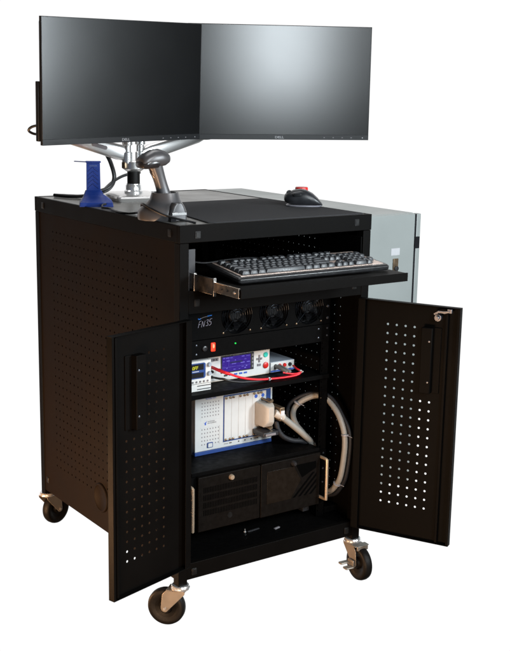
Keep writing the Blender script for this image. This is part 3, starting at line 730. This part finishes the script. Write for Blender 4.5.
obj('green_light', MB().lathe([(0.0024, 0), (0.0022, 0.002), (0.001, 0.003)], (0.2485, YR, 0.7853), (0, -1, 0), 14), M['green_led'], pp)
for x, z in ((0.116, 0.793), (0.116, 0.767), (0.5865, 0.771), (0.5865, 0.794), (0.553, 0.767), (0.553, 0.794)):
    screw_at(pp, x, z, YR, 0.0032)

# bench multimeter on the upper shelf
YM = 0.19
mt = thing('bench_meter', (0.324, YM, 0.650), 'cream bench meter with violet display and round teal and red buttons', 'meter')
mz0, mz1, mx0, mx1 = 0.6505, 0.7325, 0.2105, 0.4375
q = MB(); q.box(mx0 + 0.004, YM + 0.02, mz0 + 0.002, mx1 - 0.004, YM + 0.30, mz1 - 0.003); obj('case', q, M['cream'], mt, 0.002)
q = MB(FRONT((0, YM + 0.02, 0))); q.loft([[(x, y, z) for x, y in rrect(mx0 + i, mz0 + i, mx1 - i, mz1 - i, 0.003)] for z, i in ((0, 0), (0.018, 0), (0.020, 0.001))])
fc = obj('front_panel', q, M['cream'], mt)
F = lambda: MB(FRONT((0, YM, 0)))
obj('white_field', F().box(mx0 + 0.004, mz0 + 0.004, 0, mx1 - 0.003, mz1 - 0.006, 0.0008), M['white'], fc)
bz = obj('display_bezel', F().box(0.258, 0.6735, 0.0008, 0.377, 0.7265, 0.0026), M['dark'], mt, 0.0008)
sc_ = obj('display', F().box(0.262, 0.677, 0.0026, 0.364, 0.7225, 0.003), M['violet'], bz)
q = F(); 
for zz in (0.7175, 0.7085, 0.6985, 0.6865, 0.681):
    x = 0.265
    while x < 0.357:
        w_ = random.uniform(0.003, 0.015)
        if random.random() < 0.45: q.box(x, zz, 0.003, min(x + w_, 0.361), zz + random.choice((0.0013, 0.002, 0.0028)), 0.0033)
        x += w_ + random.uniform(0.002, 0.012)
q.box(0.262, 0.6905, 0.003, 0.364, 0.6909, 0.0032); q.box(0.285, 0.693, 0.003, 0.2854, 0.7155, 0.0032)
obj('display_readout', q, M['violet_line'], sc_)
obj('display_field', F().box(0.290, 0.7015, 0.003, 0.335, 0.7065, 0.0032), M['violet_dark'], sc_)
for k in range(4): obj('soft_key', F().box(0.3685, 0.680 + k * 0.0115, 0.0026, 0.3745, 0.688 + k * 0.0115, 0.0040), M['ink'], bz, 0.0008)
def disc(parent, nm, x, z, r, m_, h=0.004, y=YM - 0.0008):
    return obj(nm, MB().lathe([(r, 0), (r, h * 0.7), (r * 0.85, h)], (x, y, z), (0, -1, 0), 24), M[m_], parent)
disc(mt, 'start_button', 0.4205, 0.7125, 0.0078, 'teal'); disc(mt, 'stop_button', 0.4215, 0.6795, 0.0098, 'red')
q = F(); q.box(0.3945, 0.691, 0.0008, 0.4005, 0.7145, 0.003); q.box(0.3865, 0.699, 0.0008, 0.3935, 0.7055, 0.003); q.box(0.4015, 0.699, 0.0008, 0.4080, 0.7055, 0.003)
obj('arrow_keys', q, M['ink'], mt, 0.0008)
obj('enter_key', F().box(0.390, 0.6795, 0.0008, 0.4035, 0.687, 0.0028), M['ink'], mt, 0.0008)
for x, m_ in ((0.276, 'dark'), (0.294, 'blueprint'), (0.312, 'blueprint'), (0.330, 'blueprint'), (0.347, 'blueprint')):
    obj('function_key', F().box(x - 0.006, 0.6635, 0.0008, x + 0.006, 0.669, 0.0025), M[m_], mt, 0.0008)
obj('usb_port', F().box(0.219, 0.7145, 0.0008, 0.249, 0.7235, 0.002), M['ink'], mt)
q = F()
for x in (0.222, 0.233, 0.242): q.box(x - 0.002, 0.7195 - 0.003, 0.002, x + 0.002, 0.7195 + 0.002, 0.0023)
obj('port_mark', q, M['dark'], mt)
text('lettering', 'KEITHLEY', 0.0055, FRONT((0.300, YM - 0.0027, 0.7236)), M['logo'], mt)
for z, m_ in ((0.6975, 'red'), (0.668, 'dark'), (0.684, 'dark')): disc(mt, 'terminal', 0.2265, z, 0.0045, m_, 0.006)

# small supply in front, at left
YS = 0.125
ps = thing('power_supply', (0.125, YS, 0.650), 'small white power supply at shelf left with yellow digits on dark screen', 'power supply')
q = MB(FRONT((0, YS, 0))); q.loft([[(x, y, z) for x, y in rrect(0.070 + i, 0.6725 + i, 0.1835 - i, 0.7415 - i, 0.003)] for z, i in ((-0.22, 0), (-0.002, 0), (0, 0.0015))])
cs_ = obj('case', q, M['white'], ps)
FS = lambda: MB(FRONT((0, YS, 0)))
dp = obj('display_frame', FS().prism(rrect(0.075, 0.689, 0.163, 0.7345, 0.006), 0, 0.0015), M['navy'], ps)
obj('upper_display', FS().box(0.078, 0.7145, 0.0015, 0.156, 0.7315, 0.0022), M['holedark'], dp)
obj('lower_display', FS().box(0.078, 0.692, 0.0015, 0.156, 0.7065, 0.0022), M['holedark'], dp)
text('yellow_digits', '0FF', 0.0145, FRONT((0.1165, YS - 0.0024, 0.7165)), M['yellow_led'], dp, shear=0.15, xs=0.95)
obj('white_stripe', FS().box(0.118, 0.7095, 0.0015, 0.140, 0.7115, 0.002), M['paper'], dp)
for k in range(6): disc(ps, 'push_button', 0.108 + k * 0.0125, 0.6795, 0.0027, 'ink', 0.003, YS)
for z in (0.727, 0.701): disc(ps, 'knob', 0.1745, z, 0.0062, 'side', 0.008, YS)
q = FS(); q.prism(rrect(0.070, 0.6505, 0.1835, 0.6715, 0.002), -0.20, -0.001)
ft = obj('lower_unit', q, M['white'], ps, 0.001)
obj('vent_slot', FS().box(0.136, 0.6655, -0.001, 0.182, 0.6677, -0.0002).box(0.136, 0.6555, -0.001, 0.182, 0.6577, -0.0002), M['dark'], ft)

# small terminal box to the right of the meter
tb = thing('terminal_box', (0.486, YM, 0.650), 'flat silver box with red and black sockets right of the cream meter', 'instrument')
q = MB().box(0.4405, YM, 0.6515, 0.532, YM + 0.17, 0.6845); obj('case', q, M['side'], tb, 0.0015)
obj('front_panel', MB().box(0.4415, YM - 0.0015, 0.6525, 0.531, YM, 0.6835), M['white'], tb, 0.0006)
obj('blue_stripe', MB().box(0.4415, YM - 0.0022, 0.6535, 0.531, YM - 0.0012, 0.6585), M['blueprint'], tb)
for x, m_ in ((0.459, 'dark'), (0.4745, 'red'), (0.493, 'red'), (0.5135, 'dark')): disc(tb, 'socket', x, 0.6715, 0.0060, m_, 0.005, YM - 0.0015)

# leads
rl = thing('red_test_lead', (0.345, 0.12, 0.655), 'red test lead sagging in front of the meter to the silver box', 'test lead')
obj('wire', MB().tube([(0.238, 0.166, 0.6945), (0.2289, 0.13, 0.694), (0.2385, 0.12, 0.6925), (0.2698, 0.12, 0.679), (0.305, 0.12, 0.668), (0.3454, 0.12, 0.6598), (0.39, 0.12, 0.6555), (0.4454, 0.12, 0.6530), (0.4908, 0.12, 0.6545), (0.5057, 0.122, 0.6625), (0.503, 0.14, 0.668), (0.513, 0.17, 0.670)], 0.0034, 10), M['redlead'], rl)
obj('wire', MB().tube([(0.5057, 0.118, 0.6625), (0.492, 0.12, 0.659), (0.470, 0.12, 0.6605), (0.4446, 0.13, 0.6655)], 0.0028, 10), M['redlead'], rl)
obj('plug', MB().tube([(0.2265, 0.183, 0.6975), (0.2265, 0.150, 0.6965), (0.232, 0.128, 0.694), (0.244, 0.121, 0.690)], 0.0048, 12), M['redlead'], rl)
for x, z, y in ((0.386, 0.6557, 0.12), (0.5057, 0.6625, 0.122)):
    obj('cable_tie', MB().lathe([(0.0055, -0.0025), (0.0055, 0.0025)], (x, y, z), (1, 0, 0.1), 12).box(x - 0.001, y - 0.012, z + 0.001, x + 0.001, y - 0.004, z + 0.004), M['paper'], rl)
gp = MB()
for dx in (0, 0.012):
    gp.tube([(0.4590 + dx, 0.186, 0.6715), (0.452 + dx, 0.150, 0.6715), (0.456 + dx, 0.125, 0.6655)], 0.0055, 12)
tag(obj('probe_plug', gp, mat('grey_rubber', (0.16, 0.15, 0.14), 0.5), loc=(0.462, 0.14, 0.668)), 'pair of grey plugs pushed into the silver box sockets', 'plug')
tag(obj('black_test_lead', MB().tube([(0.2265, 0.184, 0.668), (0.2265, 0.150, 0.672), (0.228, 0.128, 0.675), (0.245, 0.121, 0.669), (0.2808, 0.12, 0.6605), (0.3228, 0.12, 0.656), (0.365, 0.122, 0.654), (0.41, 0.13, 0.6535)], 0.0033, 10), M['blacklead'], loc=(0.245, 0.121, 0.669)), 'black test lead dropping from the meter beneath the red lead', 'test lead')

# measurement chassis on the lower shelf
YP = 0.22
cx0, cx1, z0, z1 = 0.189, 0.4725, 0.4185, 0.598
pc = thing('measurement_chassis', (0.33, YP, 0.418), 'white modular instrument chassis with blue base edge on the lower shelf', 'chassis')
FP = lambda: MB(FRONT((0, YP, 0)))
q = MB().box(cx0 + 0.001, YP + 0.0032, z0, cx1 - 0.002, YP + 0.24, z1 - 0.001); obj('case', q, M['side'], pc, 0.0015)
q = FP(); q.box(cx0, z0 + 0.012, -0.003, cx1, z1, 0); bz = obj('front_bezel', q, M['white2'], pc, 0.0015)
obj('blue_base', FP().box(cx0, z0, -0.0122, cx1, z0 + 0.0115, 0.0005), M['navy'], pc, 0.001)
q = FP()
for j in range(5):
    for i in range(7):
        q.prism(ell(0.2135 + i * 0.0098, 0.5805 - j * 0.0105, 0.0017, 0.0022, 8), 0, 0.0005)
        if not (j == 4 and 2 <= i <= 4): q.prism(ell(0.2135 + i * 0.0098, 0.4985 - j * 0.0118, 0.0017, 0.0022, 8), 0, 0.0005)
obj('vent_hole', q, M['ink'], bz)
obj('vent_ridge', FP().box(0.209, 0.5275, 0, 0.277, 0.5285, 0.001).box(0.209, 0.505, 0, 0.277, 0.506, 0.001).box(0.276, 0.446, 0, 0.277, 0.505, 0.001), M['white2'], bz)
text('model_lettering', 'NI PXIe-1071', 0.0068, FRONT((0.226, YP - 0.0003, 0.5905)), M['blueprint'], bz)
text('name_lettering', 'NATIONAL', 0.0052, FRONT((0.2335, YP - 0.0003, 0.5195)), M['ink'], bz); text('name_lettering', 'INSTRUMENTS', 0.0048, FRONT((0.2335, YP - 0.0003, 0.5145)), M['ink'], bz)
q = FP(); q.prism([(0.2185, 0.5205), (0.222, 0.518), (0.231, 0.5235), (0.2275, 0.517), (0.2285, 0.513), (0.2255, 0.5110), (0.2225, 0.513), (0.2235, 0.5155)], 0, 0.0005)
obj('eagle_emblem', q, M['blueprint'], bz, smooth=False)
pb = obj('power_button', FP().prism(rrect(0.2315, 0.4385, 0.2525, 0.4555, 0.003), 0, 0.002), M['navy'], bz, 0.0006)
obj('button_face', FP().prism(rrect(0.2345, 0.441, 0.2495, 0.453, 0.002), 0.002, 0.0032), M['white2'], pb)
sb_ = obj('slot_frame', FP().box(0.2895, 0.4475, -0.0005, 0.4655, 0.594, 0.0008), M['navy'], bz)
for k in range(6):
    x = 0.2925 + k * 0.0258
    md = obj('module', FP().box(x, 0.4515, 0.0008, x + 0.0252, 0.5905, 0.0028), M['white2'], pc, 0.0006)
    for zz in (0.4555, 0.5865):
        for xx_ in (0.005, 0.020) if k % 2 == 0 else (0.0055,):
            obj('thumbscrew', MB().lathe([(0.0035, 0), (0.0035, 0.004), (0.0022, 0.005)], (x + xx_, YP - 0.0028, zz), (0, -1, 0), 12), M['amber'], md)
    if k >= 4:
        obj('module_mark', FP().prism(ell(x + 0.0125, 0.5765, 0.0058, 0.006, 16), 0.0028, 0.0032), M['blueprint'], md)
text('status_lettering', 'POWER', 0.0042, FRONT((0.2935, YP - 0.0003, 0.4395)), M['ink'], bz)
obj('yellow_mark', FP().box(0.312, 0.4395, 0, 0.3215, 0.443, 0.0004), M['gold'], bz)
for k in range(5): obj('index_mark', FP().prism(ell(0.3475 + k * 0.0235, 0.441, 0.0026, 0.0022, 12), 0, 0.0005), M['dark'], bz)
obj('side_hole', MB().cyl((cx0 + 0.0021, YP + 0.07, 0.50), (cx0 + 0.0012, YP + 0.07, 0.50), 0.004, 12), M['dark'], pc)

# big beige cable with its connector hood
bc = thing('beige_cable', (0.43, 0.19, 0.50), 'thick beige cable plugged into the white chassis and looping beside the rack', 'cable')
hm = FRONT((0.4275, YP - 0.0045, 0))
q = MB(hm); q.loft([[(x, y, z) for x, y in rrect(-0.0235 + i, 0.4855 + j, 0.0185 - i, 0.5605 - j * 0.4, 0.006)] for z, i, j in ((0, 0.001, 0), (0.006, 0, 0), (0.040, 0.001, 0.001), (0.052, 0.006, 0.012), (0.058, 0.012, 0.020))])
hood = obj('connector_hood', q, M['beige'], bc, 0.001)
q = MB().tube([(0.442, 0.165, 0.530), (0.458, 0.160, 0.521), (0.470, 0.158, 0.513)], 0.0122, 16); obj('strain_relief', q, M['beige'], hood)
for z, r in ((0.5665, 0.004), (0.481, 0.004)):
    obj('jackscrew', MB().cyl((0.430, YP - 0.004, z), (0.430, YP - 0.052, z), r, 12).cyl((0.440, YP - 0.02, z), (0.440, YP - 0.044, z), r * 1.3, 8), M['amber'], hood)
q = MB().tube([(0.462, 0.159, 0.519), (0.490, 0.155, 0.496), (0.525, 0.150, 0.466), (0.556, 0.145, 0.437), (0.576, 0.140, 0.412), (0.588, 0.134, 0.380)], 0.0098, 16)
q.tube([(0.580, 0.150, 0.400), (0.568, 0.172, 0.436), (0.5465, 0.190, 0.470), (0.537, 0.195, 0.500), (0.541, 0.192, 0.527), (0.556, 0.175, 0.550), (0.580, 0.150, 0.568), (0.600, 0.125, 0.571), (0.606, 0.110, 0.5635), (0.607, 0.062, 0.531), (0.608, 0.032, 0.486), (0.609, 0.024, 0.4345), (0.609, 0.036, 0.345), (0.610, 0.058, 0.300), (0.612, 0.100, 0.262), (0.612, 0.170, 0.240)], 0.0088, 16)
obj('jacket', q, M['beige_cable'], bc)
for p, d in (((0.609, 0.024, 0.470), (0, 0.1, 1)), ((0.610, 0.056, 0.303), (0, -0.45, 1)), ((0.545, 0.185, 0.542), (0.5, -0.3, 1))):
    q = MB().lathe([(0.0125, -0.0025), (0.0125, 0.0025)], p, d, 18); x, y, z = p
    q.tube([(x, y - 0.010, z), (x + 0.006, y - 0.018, z - 0.003), (x + 0.009, y - 0.023, z - 0.005)], 0.0011, 6)
    obj('cable_tie', q, M['tie'], bc)
q = MB().tube([(0.455, 0.175, 0.500), (0.462, 0.17, 0.470), (0.480, 0.165, 0.447), (0.510, 0.16, 0.432), (0.545, 0.155, 0.424), (0.575, 0.15, 0.402), (0.588, 0.145, 0.37)], 0.0080, 14)
q.tube([(0.580, 0.162, 0.398), (0.560, 0.19, 0.440), (0.532, 0.205, 0.475), (0.523, 0.207, 0.505), (0.528, 0.204, 0.535), (0.545, 0.187, 0.558), (0.575, 0.16, 0.575), (0.603, 0.118, 0.577), (0.615, 0.085, 0.558), (0.617, 0.050, 0.525), (0.619, 0.018, 0.484), (0.620, 0.011, 0.4345), (0.620, 0.023, 0.345), (0.620, 0.045, 0.297), (0.62, 0.085, 0.256), (0.62, 0.17, 0.232)], 0.0062, 12)
tag(obj('black_cable', q, M['braid'], loc=(0.53, 0.18, 0.44)), 'black braided cable strapped alongside the beige loop', 'cable')
q = thing('black_connector', (0.420, 0.19, 0.468), 'flat black connector plugged below the beige hood', 'connector')
obj('shell', MB().box(0.396, 0.155, 0.4605, 0.452, YP - 0.004, 0.4745), M['dark'], q, 0.002)
obj('side_grip', MB().box(0.402, 0.152, 0.4635, 0.440, 0.1552, 0.471), M['ink'], q, 0.001)
q = thing('label_connector', (0.462, 0.19, 0.53), 'small bronze connector block with a white label beside the beige hood', 'connector')
obj('shell', MB().box(0.453, 0.150, 0.505, 0.470, YP - 0.004, 0.548), M['amber'], q, 0.0015)
obj('label_tag', MB().box(0.4545, 0.1485, 0.512, 0.4685, 0.15, 0.538), M['paper'], q)

# rack computer at the bottom
rc = thing('rack_computer', (0.332, YR, 0.236), 'black rack-mount computer with two front flaps and bright pull handles', 'computer')
obj('chassis', MB().box(0.100, YR + 0.003, 0.236, 0.564, 0.60, 0.404), M['black_in'], rc, 0.001)
obj('face_plate', MB().box(0.069, YR, 0.2345, 0.597, YR + 0.003, 0.4065), M['black_in'], rc, 0.0006)
FR = lambda: MB(FRONT((0, YR, 0)))
m_pc = mat('black_textured_plastic', (0.0042, 0.0033, 0.0027), 0.5, spec=0.06, bump=0.3, bscale=1500)
ld = obj('left_flap', FR().box(0.118, 0.2375, 0.0002, 0.3365, 0.4045, 0.014), m_pc, rc, 0.002)
rd = obj('right_flap', FR().box(0.340, 0.2355, 0.0002, 0.5645, 0.4045, 0.014), m_pc, rc, 0.002)
q = FR()
for j in range(4):
    for i in range(34):
        x = 0.1355 + i * 0.00565
        q.box(x, 0.285 + j * 0.0232, 0.0138, x + 0.0026, 0.302 + j * 0.0232, 0.0145)
obj('vent_slot', q, M['void'], ld, smooth=False)
obj('flap_lock', MB().lathe([(0.0085, 0), (0.008, 0.006), (0.0065, 0.0085), (0.0, 0.009)], (0.231, YR - 0.014, 0.388), (0, -1, 0), 20), M['handle'], ld)
obj('round_badge', MB().lathe([(0.009, 0), (0.0085, 0.0010), (0.0, 0.0008)], (0.228, YR - 0.014, 0.270), (0, -1, 0), 24), M['plug'], ld)
obj('flap_lock', MB().lathe([(0.0085, 0), (0.008, 0.007), (0.005, 0.012), (0.0, 0.013)], (0.459, YR - 0.014, 0.388), (0, -1, 0), 20), M['scanner_dark'], rd)
q = FR(); q.prism([(0.362, 0.275), (0.452, 0.275), (0.490, 0.330), (0.462, 0.378), (0.362, 0.378)], 0.0138, 0.0150)
obj('smooth_panel', q, mat('brown_black_gloss', (0.0085, 0.0060, 0.0042), 0.35, spec=0.12), rd, 0.0006)
q = FR(); q.prism([(0.470, 0.380), (0.548, 0.380), (0.548, 0.358), (0.494, 0.336)], 0.0138, 0.0145)
for k in range(4):
    a = 0.459 + k * 0.021
    q.prism([(a, 0.276), (a + 0.010, 0.276), (min(a + 0.085, 0.550), 0.276 + (min(a + 0.085, 0.550) - a - 0.010) * 0.93), (min(a + 0.075, 0.550), 0.276 + (min(a + 0.075, 0.550) - a) * 0.93)], 0.0138, 0.0145)
obj('slanted_slot', q, M['void'], rd, smooth=False)
for x in (0.0815, 0.5685):
    hd_ = obj('pull_handle', MB().tube([(x, YR, 0.410 - 0.022), (x, YR - 0.034, 0.388), (x, YR - 0.040, 0.384), (x, YR - 0.042, 0.377), (x, YR - 0.042, 0.268), (x, YR - 0.040, 0.261), (x, YR - 0.034, 0.258), (x, YR, 0.258)], 0.0048, 14, 5), M['handle'], rc)
for x in (0.0765, 0.5865):
    for z in (0.246, 0.300, 0.345, 0.395): screw_at(rc, x, z, YR, 0.0034)
obj('foot', MB().box(0.535, 0.13, 0.2, 0.560, 0.16, 0.236), M['dark'], rc, 0.002)

# scraps lying on the cart floor
for x, y, w_, l_, a, m_, lb in ((0.335, 0.115, 0.045, 0.006, 0.10, 'dark', 'thin dark strip lying at the middle of the cart floor'), (0.405, 0.09, 0.022, 0.008, 0.25, 'ink', 'short grey offcut lying on the cart floor near its front edge')):
    mm = frame((x, y, 0.188), (math.cos(a), math.sin(a), 0), (-math.sin(a), math.cos(a), 0))
    q = MB(mm).loft([[(xx_, yy_ * f_, zz_) for xx_, yy_ in rrect(-w_ / 2, -l_ / 2, w_ / 2, l_ / 2, 0.001, 2)] for zz_, f_ in ((0, 1), (0.002, 1), (0.0026, 0.8))])
    tag(obj('floor_scrap', q, M[m_], loc=(x, y, 0.188)), lb, 'scrap')
tag(obj('loose_screw', MB().lathe([(0.0045, 0), (0.004, 0.003), (0.0018, 0.0035), (0.0018, 0.010), (0.0, 0.011)], (0.3055, 0.118, 0.1878), (0, 0, 1), 14), M['alu'], loc=(0.3055, 0.118, 0.1878)), 'tiny bright screw standing on the cart floor left of the dark strip', 'screw')
# drawer cable and lead behind the keyboard
tag(obj('keyboard_cable', MB().tube([(0.30, 0.020, 1.030), (0.28, 0.06, 1.036), (0.22, 0.10, 1.030), (0.15, 0.13, 1.022), (0.09, 0.17, 1.04), (0.07, 0.22, 1.07)], 0.0032, 10), M['cable'], loc=(0.28, 0.06, 1.036)), 'black keyboard lead trailing into the drawer opening', 'cable')

# ------------------------------------------------------------------ grey storage cabinet behind, to the right
GX0, GX1, GY0, GY1, GH = 0.76, 1.358, 0.543, 1.70, 1.065
gc = thing('storage_cabinet', ((GX0 + GX1) / 2, (GY0 + GY1) / 2, 0.007), 'pale green grey steel cabinet standing behind the cart at right', 'cabinet')
obj('body', MB().box(GX0, GY0 + 0.02, 0.02, GX1, GY1, GH), M['cab'], gc, 0.004)
obj('door', MB().box(GX0 + 0.001, GY0, 0.03, GX1 - 0.009, GY0 + 0.019, GH - 0.002), M['cab'], gc, 0.004)
obj('edge_strip', MB().box(GX1 - 0.0005, GY0 + 0.002, 0.02, GX1 + 0.021, GY0 + 0.030, GH - 0.003), M['cab'], gc, 0.003)
obj('edge_gap_shade', MB().box(GX1 - 0.0088, GY0 + 0.002, 0.03, GX1 - 0.0006, GY0 + 0.0195, GH - 0.004), M['holedark'], gc)  # dark strip filling the open gap, its shade put into the colour
for z in (0.955,): obj('hinge', MB().box(GX1 - 0.007, GY0 - 0.001, z - 0.022, GX1 + 0.016, GY0 + 0.0018, z + 0.022), M['holedark'], gc, 0.001)
lk = MB().box(1.245, GY0 - 0.006, 0.845, 1.268, GY0 - 0.0002, 0.902); lo = obj('lock_plate', lk, M['amber'], gc, 0.001)
obj('keyhole', MB().lathe([(0.009, 0), (0.009, 0.006), (0.004, 0.007)], (1.2565, GY0 - 0.006, 0.866), (0, -1, 0), 16), M['dark'], lo)
obj('label_sticker', MB().box(1.235, GY0 - 0.0008, 0.914, 1.277, GY0 - 0.0001, 0.940), M['paper'], gc)
for x in (GX0 + 0.05, GX1 - 0.05):
    for y in (GY0 + 0.07, GY1 - 0.06): obj('foot', MB().cyl((x, y, 0.007), (x, y, 0.0205), 0.022, 16), M['rubber'], gc)

# ------------------------------------------------------------------ ground
g = mat('white_studio_floor', (0.9, 0.9, 0.9), 0.9, spec=0.0, var=0.0, rvar=0.0)
GROUND = False
if GROUND:
    q = MB(); q.f([q.v(p) for p in ((-40, -40, 0), (40, -40, 0), (40, 40, 0), (-40, 40, 0))])
    o = obj('ground', q, g, smooth=False); tag(o, 'plain white studio floor', 'ground', kind='structure')

# ------------------------------------------------------------------ light
w = bpy.data.worlds.new('World'); S.world = w; w.use_nodes = True
nt = w.node_tree; bg = nt.nodes['Background']
tc = nt.nodes.new('ShaderNodeTexCoord'); dp = nt.nodes.new('ShaderNodeVectorMath'); dp.operation = 'DOT_PRODUCT'
dp.inputs[1].default_value = (0.577, 0.816, 0)
nt.links.new(tc.outputs['Generated'], dp.inputs[0])
rp = nt.nodes.new('ShaderNodeMapRange'); rp.inputs['From Min'].default_value = 0.46; rp.inputs['From Max'].default_value = 0.70
rp.inputs['To Min'].default_value = 0.04; rp.inputs['To Max'].default_value = 1.03
nt.links.new(dp.outputs['Value'], rp.inputs['Value']); nt.links.new(rp.outputs['Result'], bg.inputs['Strength'])
bg.inputs['Color'].default_value = (1, 1, 1, 1)

def area(name, loc, to, sx, sy, power, col=(1, 1, 1)):
    l = bpy.data.lights.new(name, 'AREA'); l.shape = 'RECTANGLE'; l.size = sx; l.size_y = sy; l.energy = power; l.color = col
    o = bpy.data.objects.new(name, l); COL.objects.link(o); o.location = loc
    o.rotation_euler = (Vector(to) - Vector(loc)).to_track_quat('-Z', 'Y').to_euler()
    return o
area('softbox', (0.5, -2.90, 2.75), (0.3, 0.2, 0.7), 0.9, 0.9, 47)
area('screen_side_softbox', (-0.12, -2.69, 1.80), (0.6, 0.4, 1.5), 0.42, 0.78, 56, (0.86, 0.95, 1.0))
area('right_softbox', (1.68, -2.20, 1.60), (-0.1, 0.4, 1.4), 0.36, 0.8, 84, (0.86, 0.95, 1.0))
area('overhead_lamp', (0.4, 1.4, 3.6), (0.35, 0.6, 1.0), 1.6, 1.6, 45)
area('floor_bounce_fill', (-0.85, 0.70, 0.05), (0.0, 0.55, 0.38), 0.7, 0.35, 29, (1.0, 0.55, 0.28))  # added fill standing in for warm bounce off an unseen floor
area('front_bounce_fill', (-1.10, -1.00, 0.06), (0.1, 0.0, 0.30), 0.9, 0.4, 40, (1.0, 0.62, 0.36))  # second added fill, warming the lower front as floor bounce would

# ------------------------------------------------------------------ camera
cam = bpy.data.cameras.new('camera'); co = bpy.data.objects.new('camera', cam); COL.objects.link(co); S.camera = co
yaw, pitch, roll = -0.6147532, 0.20683747, 0.01757866
f = Vector((-math.sin(yaw) * math.cos(pitch), math.cos(yaw) * math.cos(pitch), -math.sin(pitch)))
r = Vector((math.cos(yaw), math.sin(yaw), 0)); u = r.cross(f)
r2 = r * math.cos(roll) + u * math.sin(roll); u2 = u * math.cos(roll) - r * math.sin(roll)
co.matrix_world = frame((-1.5201843, -2.5020885, 1.4985023), r2, u2, -f)
cam.sensor_fit = 'VERTICAL'; cam.sensor_height = 36; cam.sensor_width = 36
cam.lens = 36 * 1119.149 / 651; cam.clip_end = 300; cam.clip_start = 0.05
S.view_settings.view_transform = 'Standard'; S.view_settings.look = 'None'
S.view_settings.exposure = 0; S.view_settings.gamma = 1
